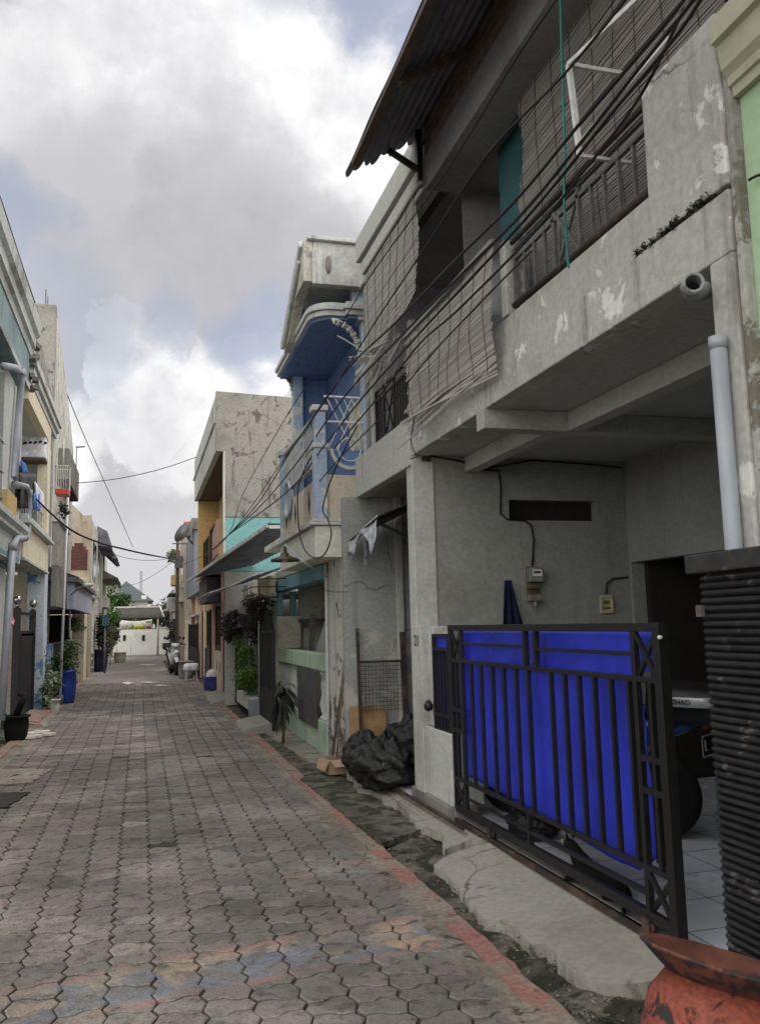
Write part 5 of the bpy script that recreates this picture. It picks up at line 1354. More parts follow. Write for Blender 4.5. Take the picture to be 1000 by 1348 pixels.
g = MB(); g.add([(1.5, 20, 2.9), (1.5, 25, 2.9), (1.9, 25, 3.12), (1.9, 20, 3.12)], [(0, 1, 2, 3)]); g.build('small_awning', 'cream_yellow', t, solid=.03)
bx(t, 'balcony_cage', 'plank_dark', 1.62, 1.95, 22.3, 25.2, 2.25, 2.88)
bx(t, 'pink_column', 'pink_paint', 1.86, 2.1, 20.6, 20.9, 0, 2.9); bx(t, 'pink_column', 'pink_paint', 1.86, 2.1, 23.4, 23.6, 0, 2.9)
g = MB(); g.add([(1.30, 17.2, 2.28), (1.30, 21.4, 2.28), (1.75, 21.4, 2.42), (1.75, 17.2, 2.42)], [(0, 1, 2, 3)]); g.build('lower_awning', 'white_trim', t, solid=.03)
bargate('window_grille', 'tall black grille with white ornaments above the cream low wall', 1.95, 20.95, 23.3, 1.0, 2.2, n=10, solid=.1)
t = thing('cream_low_wall', 'pale yellow low wall with two dark slots under the tall grille', 'wall', (1.9, 22, 0)); bx(t, 'body', 'cream_yellow', 1.90, 2.04, 20.7, 24.0, 0, .98)
for y in (21.5, 22.4): bx(t, 'slot', 'paint_black', 1.895, 1.9, y, y+.14, .5, .75, 0)
bargate('iron_gate', 'black gate with a cream board fixed to it beyond the pale yellow wall', 1.88, 24.3, 27.4, .05, 2.1, n=18, solid=.5)
o = MB().box(1.845, 1.855, 25.4, 26.3, 1.0, 2.05).build('cream_board', 'cream_panel', None, base=(1.85, 25.8, 1)); tag(o, 'cream board hanging on the black gate past the pale yellow wall', 'board')
bargate('iron_gate', 'far black double gate before the parked motorbikes', 1.78, 28.2, 33.5, .05, 1.75, n=22, solid=.5)
t = thing('pink_house', 'pink and tan house front with columns beyond the ochre balcony', 'house', (2.1, 30, 0))
bx(t, 'front_wall', 'pink_paint', 2.15, 2.3, 26.1, 34, 0, 3.0)
for y, m in ((26.4, 'yellow_paint'), (28.2, 'pink_paint'), (30.4, 'yellow_paint'), (33, 'rose_paint')): bx(t, 'column', m, 1.85, 2.149, y, y+.35, 0, 2.7)
bx(t, 'canopy', 'bluegrey_paint', 1.7, 2.14, 26.1, 34, 2.701, 2.85); bx(t, 'lower_canopy', 'white_trim', 1.75, 2.14, 29, 34, 1.98, 2.05)
g = MB(); g.prism([(1.72, 26.15, 2.86), (2.3, 26.15, 2.86), (2.3, 26.15, 3.4)], (0, 7.5, 0)); g.build('sloping_roof', 'roof_tile', t)
t = thing('blue_grey_house', 'blue-grey two-storey house with flat roof and a satellite dish', 'house', (2.2, 33, 0))
bx(t, 'side_wall', 'bluegrey_paint', 1.78, 4.5, 30.6, 30.8, 2.9, 5.05); bx(t, 'parapet', 'concrete_dark', 1.70, 4.5, 30.5, 34, 5.052, 5.45); bx(t, 'front_wall', 'bluegrey_paint', 1.78, 1.95, 30.81, 36, 2.9, 5.05)
g = MB(); g.bar((1.62, 30.45, 4.8), (1.74, 30.45, 5.4), .10, .12); g.build('slanted_eave', 'concrete_dark', t)
P = PY(243, 703, 30.8)
t2 = thing('satellite_dish', 'grey satellite dish on the roof of the blue-grey house', 'dish', (P.x, P.y, P.z-.2))
g = MB(); g.lathe([(0, 0), (.15, .015), (.28, .06), (.38, .12)], P, 20, Matrix.Rotation(math.radians(-60), 3, 'Y') @ Matrix.Rotation(math.radians(30), 3, 'X')); g.build('reflector', 'grey_iron', t2, solid=.01)
g = MB(); g.tube([P, P+Vector((.3, .1, -.35))], .03, 6); g.build('mount', 'grey_iron', t2)
t = thing('tan_house', 'narrow tan house with an orange tiled ridge behind the utility pole', 'house', (1.9, 38, 0))
bx(t, 'wall', 'tan_wall', 1.75, 4.5, 36.2, 41, 0, 5.6); bx(t, 'roof_edge', 'orange_tile', 1.7, 3.2, 36.1, 40, 5.602, 6.0)
bx(t, 'balcony', 'white_trim', 1.55, 1.749, 37, 40, 2.7, 3.3); bx(t, 'window', 'glass_dark', 1.735, 1.749, 37.5, 39.5, 3.6, 4.6)
t = thing('cluttered_house', 'grey white far house with stacked balconies and hanging clutter', 'house', (1.9, 46, 0))
bx(t, 'wall', 'white_worn', 1.8, 4, 41.2, 50, 0, 4.9); bx(t, 'balcony', 'grey_paint', 1.45, 1.799, 42, 46, 2.4, 3.0); bx(t, 'balcony', 'grey_paint', 1.4, 1.799, 46.5, 49, 2.6, 3.3); bx(t, 'yellow_box', 'ochre', 1.45, 1.799, 43, 44.6, 3.7, 4.2); bx(t, 'awning', 'roof_sheet', 1.3, 1.799, 41.5, 46, 3.2, 3.26)
t = thing('roadside_house', 'last pale house on the right before the entrance roof', 'house', (1.9, 52, 0))
bx(t, 'wall', 'concrete', 1.75, 4, 50.2, 54.8, 0, 3.8); bx(t, 'awning', 'grey_paint', 1.3, 1.749, 50.5, 54, 2.6, 2.7)
plant('rooftop_plants', 'wiry dark plants on the roof of the far cluttered house', [((1.6, 43, 5.15), (.3, 2, .4), 260, .2)], 'leaf_olive', seed=8)
plant('hanging_plants', 'dark leafy plants before the far cluttered house', [((1.45, 42, 1.6), (.3, 2., .6), 420, .14), ((1.3, 37, 1.0), (.2, .6, .5), 220, .12)], 'leaf_dark', seed=9)
# utility pole
t = thing('utility_pole', 'brown utility pole with a meter box at the far right kerb', 'pole', (1.42, 35.4, 0))
g = MB(); g.tube([(1.40, 35.4, 0), (1.42, 35.4, 5.3)], [.085, .06], 10); g.build('shaft', 'wood_brown', t)
bx(t, 'box', 'grey_iron', 1.3, 1.62, 35.2, 35.35, 4.0, 4.5); g = MB(); g.bar((1.2, 35.35, 5.0), (1.8, 35.35, 5.0), .05); g.build('crossarm', 'grey_iron', t)
# far scooters
s2 = scooter('white and black scooter parked facing the camera at the far right kerb', 'scooter_white', (1.13, 31.0, 0), math.radians(186), topbox=False)
s3 = scooter('dark motorbike parked behind the white scooter', 'black_plastic', (1.12, 33.4, 0), math.radians(184), topbox=True)
# kerb things on the right
P = PZ(278, 908)
t = thing('blue_crate', 'small blue plastic crate on the right kerb by the pale yellow wall', 'crate', tuple(P)); g = MB(); g.wall('y', P.y-.2, P.y-.18, P.x-.16, P.x+.2, .01, .34, []); g.wall('y', P.y+.2, P.y+.22, P.x-.16, P.x+.2, .01, .34, []); g.wall('x', P.x-.18, P.x-.16, P.y-.2, P.y+.22, .01, .34, []); g.wall('x', P.x+.2, P.x+.22, P.y-.2, P.y+.22, .01, .34, []); g.build('sides', 'crate_blue', t); bx(t, 'bottom', 'crate_blue', P.x-.159, P.x+.199, P.y-.179, P.y+.199, .01, .03, 0)
g = MB(); g.lathe([(0, .02), (.10, .02), (.15, .2), (.12, .34), (.03, .40), (0, .41)], (P.x+.01, P.y+.02, .12), 14); tag(g.build('white_bundle', 'cloth_white', None, base=(P.x, P.y, .15)), 'white bundle sticking out of the small blue crate', 'bundle')
P = PZ(245, 893); t = potfn('round_pot', 'round grey concrete pot on the far right kerb', tuple(P), .24, .55, 'concrete')
P = PZ(252, 896)
t = thing('draped_stool', 'small stool draped with a pale cloth beside the round concrete pot', 'stool', tuple(P))
g = MB()
for dx in (-.13, .13):
    for dy in (-.13, .13): g.bar(P+Vector((dx*1.3, dy*1.3, 0)), P+Vector((dx, dy, .48)), .03)
g.build('legs', 'white_iron', t)
g = MB()
def dr(u, v):
    a = u*2*math.pi; r = .03+.20*min(1, v*1.6)+.03*math.sin(a*5)*v; return (P.x+r*math.cos(a), P.y+r*math.sin(a), .52-.38*max(0, v-.45))
g.sheet(dr, 30, 10); g.build('cloth', 'cloth_white', t, solid=.006)

# ================================================================== left side of the alley
t = thing('grey_teal_house', 'grey and teal house at the left edge with deep white cornices', 'house', (-1.9, 11, 0))
XL = -1.80
bx(t, 'ground_wall', 'pale_grey', -2.3, -2.08, 6, 14.0, 0, 2.55)
bx(t, 'ground_wall', 'pale_grey', -2.079, -1.98, 12.9, 14.0, 0, 2.55)
bx(t, 'upper_wall', 'teal_grey', -2.3, -1.95, 6, 13.9, 2.55, 5.3)
bx(t, 'column', 'pale_grey', -1.949, -1.80, 12.1, 13.9, 3.25, 5.2)
pr = [(-1.95, 2.62), (-1.78, 2.62), (-1.76, 2.95), (-1.70, 3.0), (-1.70, 3.05), (-1.66, 3.10), (-1.66, 3.18), (-1.95, 3.18)]
g = MB(); g.prism([(a, 6, b) for a, b in pr], (0, 7.95, 0)); g.build('cornice', 'white_trim', t)
bx(t, 'teal_band', 'teal_trim', -1.80, -1.775, 6, 13.8, 2.64, 2.93)
A = PX(0, 412, -1.75); B = PX(0, 275, -1.68)
bx(t, 'fascia', 'teal_grey', -2.3, -1.76, 6, 14.2, 5.45, 6.1)
pr = [(-1.76, 6.0), (-1.74, 6.0), (-1.73, 6.12), (-1.68, 6.14), (-1.68, 6.3), (-1.62, 6.34), (-1.60, 6.52), (-2.3, 6.52), (-2.3, 6.101), (-1.76, 6.101)]
g = MB(); g.prism([(a, 6, b) for a, b in pr], (0, 8.3, 0)); g.build('cornice', 'white_trim', t)
bx(t, 'fascia_trim', 'white_trim', -1.765, -1.74, 6, 14.2, 5.42, 5.5, .004)
bx(t, 'window', 'glass_dark', -1.96, -1.945, 9, 11.8, 3.5, 5.0)
g = MB()
for k in range(10): g.bar((-1.78, 9.5+k*.27, 3.2), (-1.78, 9.5+k*.27, 4.1), .02)
for z in (3.35, 3.7, 4.1): g.bar((-1.78, 9.4, z), (-1.78, 12.1, z), .025)
g.build('balcony_rail', 'steel', t)
bx(t, 'ledge_block', 'ochre', -1.90, -1.72, 12.15, 13.0, 3.185, 3.5)
for k in range(16):
    pass
t = thing('left_drain_pipe', 'thick grey drain pipe with two bends down the corner of the left house', 'pipe', (-1.7, 13.8, 0)); t.name = 'drain_pipe'; BASE[t.name] = Vector((-1.7, 13.8, 0))
pp = [(PX(u, v, -1.72)) for u, v in [(5, 482), (20, 484), (29, 491), (24, 560), (19.5, 628), (21, 638), (35, 641), (38.5, 650), (37, 700), (33, 708), (22, 709), (17, 720), (10, 820), (2, 948)]]
g = MB(); g.tube(pp, .050, 14); g.build('pipe', 'pvc_grey', t)
for i in (2, 5, 7, 9, 11): g = MB(); d = (pp[i+1]-pp[i]).normalized() if i+1 < len(pp) else Vector((0, 0, 1)); g.tube([pp[i]-d*.06, pp[i]+d*.06], .057, 14); g.build('coupling', 'pvc_worn', t)
# yellow house
t = thing('yellow_house', 'cream yellow house on the left with moulded gable cornice and open balcony', 'house', (-1.9, 16, 0))
bx(t, 'end_pier', 'blue_white', -2.12, -1.80, 17.75, 18.29, 0, 5.25)
bx(t, 'carport_back', 'cream_yellow', -4.4, -4.3, 14.1, 18, 0, 2.7); bx(t, 'carport_side', 'cream_yellow', -4.3, -2.13, 17.9, 18.1, 0, 2.7)
bx(t, 'balcony_wall', 'yellow_paint', -1.9, -1.76, 14.1, 17.74, 2.75, 3.28); bx(t, 'balcony_floor', 'pale_grey', -4.3, -1.901, 14.1, 17.7, 2.75, 2.9)
bx(t, 'edge_trim', 'white_trim', -1.92, -1.73, 14.1, 17.74, 2.70, 2.748); bx(t, 'balcony_cap', 'white_trim', -1.93, -1.66, 14.1, 17.9, 3.282, 3.34); bx(t, 'balcony_cap', 'white_trim', -1.93, -1.70, 14.1, 17.85, 3.342, 3.42)
bx(t, 'balcony_column', 'cream_yellow', -1.95, -1.76, 17.35, 17.74, 3.422, 5.3)
bx(t, 'fascia', 'yellow_paint', -1.90, -1.76, 14.2, 17.8, 5.28, 5.60); bx(t, 'soffit', 'pale_grey', -4.3, -1.901, 14.2, 17.9, 5.3, 5.4)
bx(t, 'back_wall', 'cream_yellow', -3.2, -3.1, 14.1, 17.9, 2.9, 5.3); bx(t, 'far_wall', 'cream_worn', -3.1, -1.96, 17.76, 17.86, 2.9, 5.3)
g = MB()
for a, b, o in ((5.60, 5.72, .0), (5.72, 5.84, .05), (5.84, 5.98, .09)): g.box(-2.0, -1.74+o, 14.25-.0, 18.7+o, a, b-.003)
g.build('cornice', 'white_trim', t, .01)
g = MB(); g.prism([(-1.77, 14.3, 6.0), (-1.77, 18.9, 6.0), (-1.77, 18.2, 6.25), (-1.77, 16.0, 6.7), (-1.80, 14.3, 6.5)], (-.15, 0, 0)); g.build('gable', 'concrete', t)
g = MB(); rngq = random.Random(3)
for k in range(14):
    c = Vector((-1.7+rngq.uniform(-.1, .06), 14.25+rngq.uniform(-.08, .12), 5.75+rngq.uniform(-.35, .5))); s = rngq.uniform(.03, .09); d_ = Vector([rngq.uniform(-1, 1) for _ in range(3)]).normalized()
    g.bar(c-d_*s*.7, c+d_*s*.7, s*1.1, s*.8)
g.build('broken_edge', 'concrete_dark', t)
g = MB()
for k in range(11): g.bar((-1.8, 14.2+.27*k, 3.42), (-1.8, 14.2+.27*k, 3.78), .018)
g.bar((-1.8, 14.1, 3.78), (-1.8, 17, 3.78), .03); g.build('balcony_rail', 'steel', t)
# bird cage
P = PX(47, 586, -1.98)
t = thing('bird_cage', 'covered bird cage with bird pictures hanging under the left balcony ceiling', 'cage', tuple(P))
g = MB(); g.box(P.x-.28, P.x+.2, P.y-.2, P.y+.2, P.z-.28, P.z+.26); g.build('cover', 'cloth_white', t, .03)
g = MB(); g.box(P.x-.29, P.x+.21, P.y-.21, P.y+.21, P.z-.34, P.z-.282); g.build('tray', 'wood_brown', t, .01)
g = MB(); g.tube([P+Vector((0, 0, .26)), P+Vector((0, 0, .55))], .012, 5); g.lathe([(0, .2), (.06, .12), (.08, 0)], P+Vector((-.04, 0, .27)), 8); g.build('hook', 'black_iron', t)
rngb = random.Random(5)
for k in range(5):
    c = Vector((P.x-.2+.09*k, P.y-.205, P.z-.1+.1*rngb.random())); g = MB(); g.prism([c, c+Vector((.06, 0, .01)), c+Vector((.075, 0, .05)), c+Vector((.03, 0, .06))], (0, -.004, 0)); g.build('bird_shape', 'paint_black', t)
# laundry
def cloth(label, pts, x, mat, th=.02):
    g = MB(); P4 = [PX(u, v, x) for u, v in pts]
    def f(u, v):
        a = P4[0].lerp(P4[1], u); b = P4[3].lerp(P4[2], u); p = a.lerp(b, v); return (p.x+.03*math.sin(u*9+v*2)*v, p.y, p.z)
    g.sheet(f, 12, 8); return tag(g.build('laundry', mat, None, solid=th, base=tuple(P4[0])), label, 'laundry')
cloth('black mat hung over the cream balcony rail', [(27, 624), (48, 624), (44, 668), (24, 670)], -1.74, 'black_plastic')
cloth('white shirt drying at the right of the black mat', [(46, 634), (57, 650), (60, 668), (47, 668)], -1.70, 'cloth_white')
cloth('blue towel hanging between the black mat and the white shirt', [(45, 650), (52, 650), (53, 672), (44, 671)], -1.69, 'cloth_blue')
cloth('bright blue cloth at the top of the balcony beside the pipe', [(28, 606), (33, 610), (37, 622), (28, 622)], -1.76, 'cloth_blue')
cloth('small pink cloth hanging by the left black gate', [(14, 806), (19, 818), (16, 823), (12, 822)], -1.72, 'cloth_pink')
# concrete tall house left
t = thing('weathered_house', 'tall weathered concrete house on the left with hanging balcony boxes', 'house', (-1.9, 20, 0))
bx(t, 'side_wall', 'concrete', -4.5, -1.78, 18.31, 18.5, 2.9, 8.4, .01)
g = MB(); q_ = [PX(75, 399, -1.78), PX(84, 480, -1.78), PX(87, 500, -1.78), PX(97, 592, -1.78)]; g.prism([(-1.78, 18.501, 2.9), (-1.78, 18.501, 8.35)]+[(-1.78, p_.y, p_.z) for p_ in q_[1:]]+[(-1.78, q_[3].y, 2.9)], (-.15, 0, 0)); g.build('front_wall', 'white_worn', t); bx(t, 'lower_wall', 'blue_worn', -2.2, -1.93, 18.31, 21.2, 0, 1.30); bx(t, 'lower_wall_top', 'blue_white', -2.2, -1.94, 18.31, 19.9, 1.302, 2.0); bx(t, 'front_base', 'pale_grey', -2.4, -2.201, 18.51, 23, 0, 2.9)

for y in (17.9+.2, 18.5): g = MB(); g.tube([(-2.0, y+.3, 8.2), (-2.0, y+.3, 8.75)], .009, 5); g.build('rebar', 'rust_iron', t)
a = PX(80, 578, -1.45); 
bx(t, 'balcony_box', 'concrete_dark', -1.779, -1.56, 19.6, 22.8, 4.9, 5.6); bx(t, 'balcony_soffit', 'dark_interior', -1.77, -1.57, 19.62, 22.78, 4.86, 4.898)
bx(t, 'balcony_box', 'concrete_dark', -1.779, -1.66, 18.7, 21.2, 2.1, 2.95); bx(t, 'balcony_box', 'concrete', -1.779, -1.66, 18.7, 21.2, 2.951, 3.85); bx(t, 'box_cap', 'white_trim', -1.779, -1.62, 18.65, 21.3, 3.852, 3.95)
plant('balcony_cactus', 'grey dried potted plants on top of the left hanging balcony box', [((-1.62, 19.5, 4.15), (.12, .5, .22), 160, .09)], 'leaf_dark', seed=21)
P = PX(83, 640, -1.45)
t = thing('hanging_birdcage', 'white wire bird cage with a red tray hanging on the left', 'cage', tuple(P)); 
g = MB(); g.box(P.x-.12, P.x+.12, P.y-.2, P.y+.2, P.z-.18, P.z-.08); g.build('tray', 'red_plastic', t, .01)
g = MB()
for k in range(9):
    for s in (-1, 1): g.bar(P+Vector((-.12+.03*k, s*.2, -.08)), P+Vector((-.12+.03*k, s*.2, .36)), .006); g.bar(P+Vector((s*.12, -.2+.05*k, -.08)), P+Vector((s*.12, -.2+.05*k, .36)), .006)
for s in (-1, 1): g.bar(P+Vector((-.12, s*.2, .36)), P+Vector((.12, s*.2, .36)), .012); g.bar(P+Vector((s*.12, -.2, .36)), P+Vector((s*.12, .2, .36)), .012)
g.build('wires', 'white_iron', t)
g = MB(); g.tube([P+Vector((0, 0, .36)), P+Vector((0, 0, .9))], .012, 5); g.build('hook', 'white_iron', t)
t = thing('iron_post', 'thin pale post standing before the left hanging balcony', 'post', (-1.62, 20.2, 0)); MB().tube([(-1.68, 20.3, .2), (-1.62, 20.3, 4.6)], .03, 8).build('shaft', 'white_iron', t); MB().lathe([(0, 0), (.06, 0), (.06, .2), (0, .2)], (-1.68, 20.3, 0), 8).build('foot', 'concrete_dark', t)
t = thing('roof_antenna', 'small antenna on a thin mast over the left hanging balcony', 'antenna', (-1.5, 22, 5.6)); MB().tube([(-1.6, 22.3, 5.3), (-1.6, 22.3, 6.2)], .012, 5).build('mast', 'grey_iron', t); MB().bar((-1.62, 22.3, 6.18), (-1.40, 22.3, 6.20), .03).build('head', 'grey_iron', t)
# lilac canopy house
t = thing('lilac_canopy_house', 'low left house with lilac fascia canopy and tan pillars', 'house', (-1.9, 26, 0))
P0 = PX(107, 805, -1.5)
bx(t, 'fascia', 'lilac_paint', -1.62, -1.5, 21.2, 28.8, 2.10, 2.72); bx(t, 'near_fascia', 'lilac_paint', -2.6, -1.621, 21.2, 21.32, 2.10, 2.72); bx(t, 'roof_edge', 'roof_sheet', -2.7, -1.40, 21.05, 28.9, 2.722, 2.84)
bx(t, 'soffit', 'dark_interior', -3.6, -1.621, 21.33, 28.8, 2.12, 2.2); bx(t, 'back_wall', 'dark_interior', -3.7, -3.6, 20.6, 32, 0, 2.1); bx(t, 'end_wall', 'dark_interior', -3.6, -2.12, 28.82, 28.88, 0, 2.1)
g = MB(); g.prism([(-1.42, 21.1, 2.85), (-2.7, 21.1, 2.85), (-2.7, 21.1, 3.35)], (0, 7.7, 0)); g.build('tiled_roof', 'roof_tile', t)
bx(t, 'pillar', 'yellow_paint', -2.1, -1.72, 28.9, 30.2, 0, 2.75); bx(t, 'pillar', 'tan_wall', -2.0, -1.70, 31.4, 32.8, 0, 2.8); bx(t, 'beam', 'cream_worn', -2.0, -1.62, 28.9, 34.4, 2.752, 3.25)
bx(t, 'blue_door', 'blue_worn', -2.1, -1.95, 26.2, 28.0, 0, 1.35); 
bargate('garden_gate', 'pale green low gate hidden behind the left shrubs', -1.98, 20.6, 25.9, .05, 1.35, mat='grey_iron', n=20, solid=.3)
# tan wall house with the stepped brick vent
t = thing('tan_wall_house', 'tan weathered house on the left with a stepped red brick vent', 'house', (-2, 31, 3))
yT = 29.2; A = PY(121, 678, yT); B = PY(86, 655, yT)
g = MB(); g.prism([(A.x, yT, 2.9), (A.x, yT, A.z), (A.x-.25, yT, A.z-.02), (B.x, yT, B.z), (-4.6, yT, B.z+.6), (-4.6, yT, 2.9)], (0, .2, 0)); g.build('side_wall', 'tan_wall', t)
c = PY(104, 733, yT); s = .16
g = MB()
for r in range(8):
    w = (2 if r == 7 else 3 if r == 6 else 4)
    for k in range(w): g.box(c.x-.28+(4-w)*.07+k*.14, c.x-.28+(4-w)*.07+k*.14+.125, yT-.03, yT-.003, c.z-.42+r*.11, c.z-.42+r*.11+.097)
g.build('brick_vent', 'brick_red', t)
bx(t, 'front_wall', 'cream_worn', A.x-.15, A.x, yT+.201, 34, 2.9, A.z-.1); bx(t, 'window', 'glass_dark', A.x+.001, A.x+.02, 30.4, 32.4, 3.3, 4.6)
t = thing('awning_house', 'pale green and white left house with a dark awning', 'house', (-1.8, 37, 0))
bx(t, 'wall', 'white_worn', -2.6, -1.70, 34.2, 38.5, 0, 4.9); bx(t, 'green_panel', 'mint', -1.699, -1.67, 35.4, 37.6, 2.9, 4.6); bx(t, 'trim', 'white_trim', -1.70, -1.6, 38.0, 38.6, 0, 5.0); bx(t, 'window', 'glass_dark', -1.658, -1.64, 34.6, 36, 3.1, 4.7)
g = MB(); g.prism([(-1.62, 33.6, 4.75), (-1.1, 33.6, 4.7), (-1.25, 33.6, 5.3), (-1.62, 33.6, 5.5)], (0, 4.6, 0)); g.build('awning', 'roof_sheet', t)
t = thing('far_left_house', 'far left house with slanted roofs stepping out over the alley', 'house', (-1.9, 43, 0))
bx(t, 'wall', 'white_worn', -3, -1.72, 39, 47, 0, 5.2)
g = MB(); g.prism([(-1.72, 38.8, 5.9), (-1.0, 38.8, 4.7), (-1.15, 38.8, 4.65), (-1.72, 38.8, 5.2)], (0, 5, 0)); g.build('upper_roof', 'roof_sheet', t)
g = MB(); g.prism([(-1.72, 40, 4.3), (-1.0, 40, 3.9), (-1.72, 40, 3.85)], (0, 6, 0)); g.build('lower_roof', 'concrete_dark', t)
bx(t, 'balcony', 'white_trim', -1.719, -1.45, 40, 44, 2.6, 3.1)
t = thing('left_gate', 'tall black double gate with round steel finials at the left', 'gate', (-2.0, 16.5, 0)); t.name = 'finial_gate'; BASE[t.name] = Vector((-2.0, 16.5, 0))
xg = -1.98; 
y0 = PX(20, 900, xg).y; y1 = PX(41, 900, xg).y
for y in (y0, y1):
    g = MB(); g.bar((xg, y, .1), (xg, y, 2.0), .11); g.build('post', 'black_iron', t, .005)
    g = MB(); g.lathe([(0, -.08), (.05, -.06), (.075, 0), (.05, .06), (0, .08)], (xg, y, 2.13), 14); g.build('finial', 'steel', t); g = MB(); g.lathe([(.03, 0), (.02, .07)], (xg, y, 2.0), 8); g.build('finial_neck', 'steel', t)
g = MB(); g.bar((xg, y0, 1.92), (xg, y1, 1.92), .05); g.bar((xg, y0, 1.55), (xg, y1, 1.55), .04); g.build('rail', 'black_iron', t)
g = MB(); g.box(xg-.01, xg+.02, y0+.5, y1-.06, .15, 1.62); g.build('leaf_panel', 'black_iron', t)
g = MB(); g.box(xg-.25, xg-.22, y0+.1, y0+.5, .15, 1.55); g.build('leaf_panel', 'black_iron', t)
P = PZ(20, 975)
t = potfn('bucket', 'black rubber bucket planter by the left kerb', tuple(P+Vector((0, .1, 0))), .17, .36, 'black_rubber', wide=1.2)
g = MB(); g.tube([P+Vector((-.02, .25, .36)), P+Vector((.06, .2, .55)), P+Vector((.1, .22, .62)), P+Vector((.02, .3, .66))], .05, 8); tag(g.build('hose_coil', 'black_rubber', None, base=tuple(P)), 'coiled black hose standing in the black rubber bucket', 'hose')
P = PZ(88, 925); potfn('plant_barrel', 'tall blue plastic barrel planter among the left shrubs', tuple(P), .19, .72, 'pot_blue', wide=1.05)
P = PZ(130, 884); potfn('navy_pot', 'dark navy pot further along the left kerb', tuple(P), .33, .85, 'pot_navy')
P = PZ(158, 872); potfn('concrete_pot', 'pale stone pot near the far left end of the alley', tuple(P), .28, .5, 'pot_white')
P = PZ(70, 940); potfn('cream_pot', 'cream pot under the variegated shrub', tuple(P), .12, .28, 'pot_white')
plant('variegated_shrub', 'pale variegated leafy shrub against the blue painted wall', [((-1.82, 18.6, .75), (.26, .7, .42), 700, .13), ((-1.74, 17.9, .4), (.18, .4, .28), 300, .12)], 'leaf_varieg', stems=[[(-1.85, 18.3, 0), (-1.85, 18.4, .6)]], seed=31, base=(-1.85, 18.4, 0))
plant('green_shrub', 'dense deep green shrub behind the tall blue barrel', [((-1.72, 20.9, 1.0), (.24, 1.0, .5), 900, .1), ((-1.65, 20.6, .95), (.15, .3, .2), 150, .1)], 'leaf_green', stems=[[(-1.75, 20.9, 0), (-1.75, 20.9, .9)]], seed=32, base=(-1.75, 21, 0))
plant('grassy_shrub', 'thin grassy shrub by the pale green gate', [((-1.68, 24, .85), (.22, 1.4, .5), 500, .12)], 'leaf_varieg', seed=33, base=(-1.7, 24, 0))
plant('ledge_plants', 'row of small potted bushes on the ledge under the lilac fascia', [((-1.75, 25, 1.75), (.25, 1.8, .22), 420, .11)], 'leaf_olive', seed=34)
plant('potted_bush', 'dark bushy tree in the navy pot beside the far tan pillar', [((-1.5, 34.6, 1.6), (.3, 1.0, .7), 700, .15), ((-1.45, 35.3, 1.1), (.3, .5, .3), 200, .14)], 'leaf_dark', stems=[[(-1.53, 35.2, .7), (-1.5, 35, 1.5)]], seed=35, base=(-1.5, 35.3, .7))
plant('kerb_bush', 'tall loose bush at the left kerb before the white end wall', [((-1.5, 41, 1.3), (.3, 2., .8), 900, .14), ((-1.4, 44, .8), (.25, 1.2, .5), 500, .13)], 'leaf_olive', stems=[[(-1.3, 41, 0), (-1.3, 41, 1.4)]], seed=36, base=(-1.3, 41, 0))
plant('kerb_bush', 'rounded dark bush next to the pale stone pot', [((-1.35, 47.5, 1.2), (.3, 1.5, .9), 700, .15)], 'leaf_dark', stems=[[(-1.2, 47.5, 0), (-1.2, 47.5, 1.)]], seed=37, base=(-1.2, 47.5, 0))
P = PY(139, 817, 33.5); t = thing('blue_mailbox', 'bright blue box on a short post by the far left bushes', 'box', (P.x, 33.5, 0)); bx(t, 'box', 'teal_door', P.x-.11, P.x+.11, 33.4, 33.6, P.z-.2, P.z+.22); MB().tube([(P.x, 33.5, 0), (P.x, 33.5, P.z-.2)], .04, 6).build('post', 'grey_iron', t)
t = thing('arm_lamp', 'thin bent street lamp arm leaning out from the left canopy', 'lamp', (-1.6, 25.5, 0)); MB().tube(catmull([PX(92, 840, -1.6), PX(93, 790, -1.6), PX(97, 780, -1.5), PX(112, 770, -1.2)], 5), .022, 6).build('arm', 'pvc_grey', t); P = PX(112, 770, -1.2); MB().tube([P, P+Vector((.12, .4, .02))], [.05, .04], 8).build('lamp_head', 'white_trim', t)

# ================================================================== end of the alley
YE = 56.2
t = thing('white_end_wall', 'long white painted wall closing the far end of the alley', 'wall', (0, YE, 0))
bx(t, 'body', 'white_wall', -9, 9, YE, YE+.25, 0, 1.62); bx(t, 'coping', 'white_trim', -9, 9, YE-.04, YE+.29, 1.622, 1.70)
for u in (164, 189): P = PY(u, 839, YE); bx(t, 'niche', 'paint_black', P.x-.09, P.x+.09, YE-.03, YE-.001, P.z-.22, P.z+.14, 0)
t = thing('gate_roof', 'long corrugated entrance roof with white edging over the far wall', 'roof', (0, 54, 2.6))
a = PY(146, 808, 53); b = PY(152, 800, 53); c = PY(211, 801, 53); d = PY(216, 812, 53)
z0 = PY(180, 814, 53).z; z1 = b.z
def gr(u, v):
    xa = a.x+(b.x-a.x)*v; xb = d.x+(c.x-d.x)*v; x = xa+(xb-xa)*u
    return (x, 52.6+.9*v, z0+(z1-z0)*v+.015*math.cos(u*math.pi*2*40))
g = MB(); g.sheet(gr, 200, 2); g.build('sheet', 'roof_tile', t, solid=.02)
g = MB(); g.sheet(lambda u, v: (gr(u, v)[0], 54.4-.9*v, gr(u, v)[2]), 60, 2); g.build('back_sheet', 'roof_tile', t, solid=.02)
g = MB(); g.bar((b.x, 53.5, z1+.03), (c.x, 53.5, z1+.03), .09, .09); g.bar((a.x, 52.6, z0+.05), (b.x, 53.5, z1+.03), .08, .08); g.bar((d.x, 52.6, z0+.05), (c.x, 53.5, z1+.03), .08, .08); g.build('edging', 'white_paint', t)
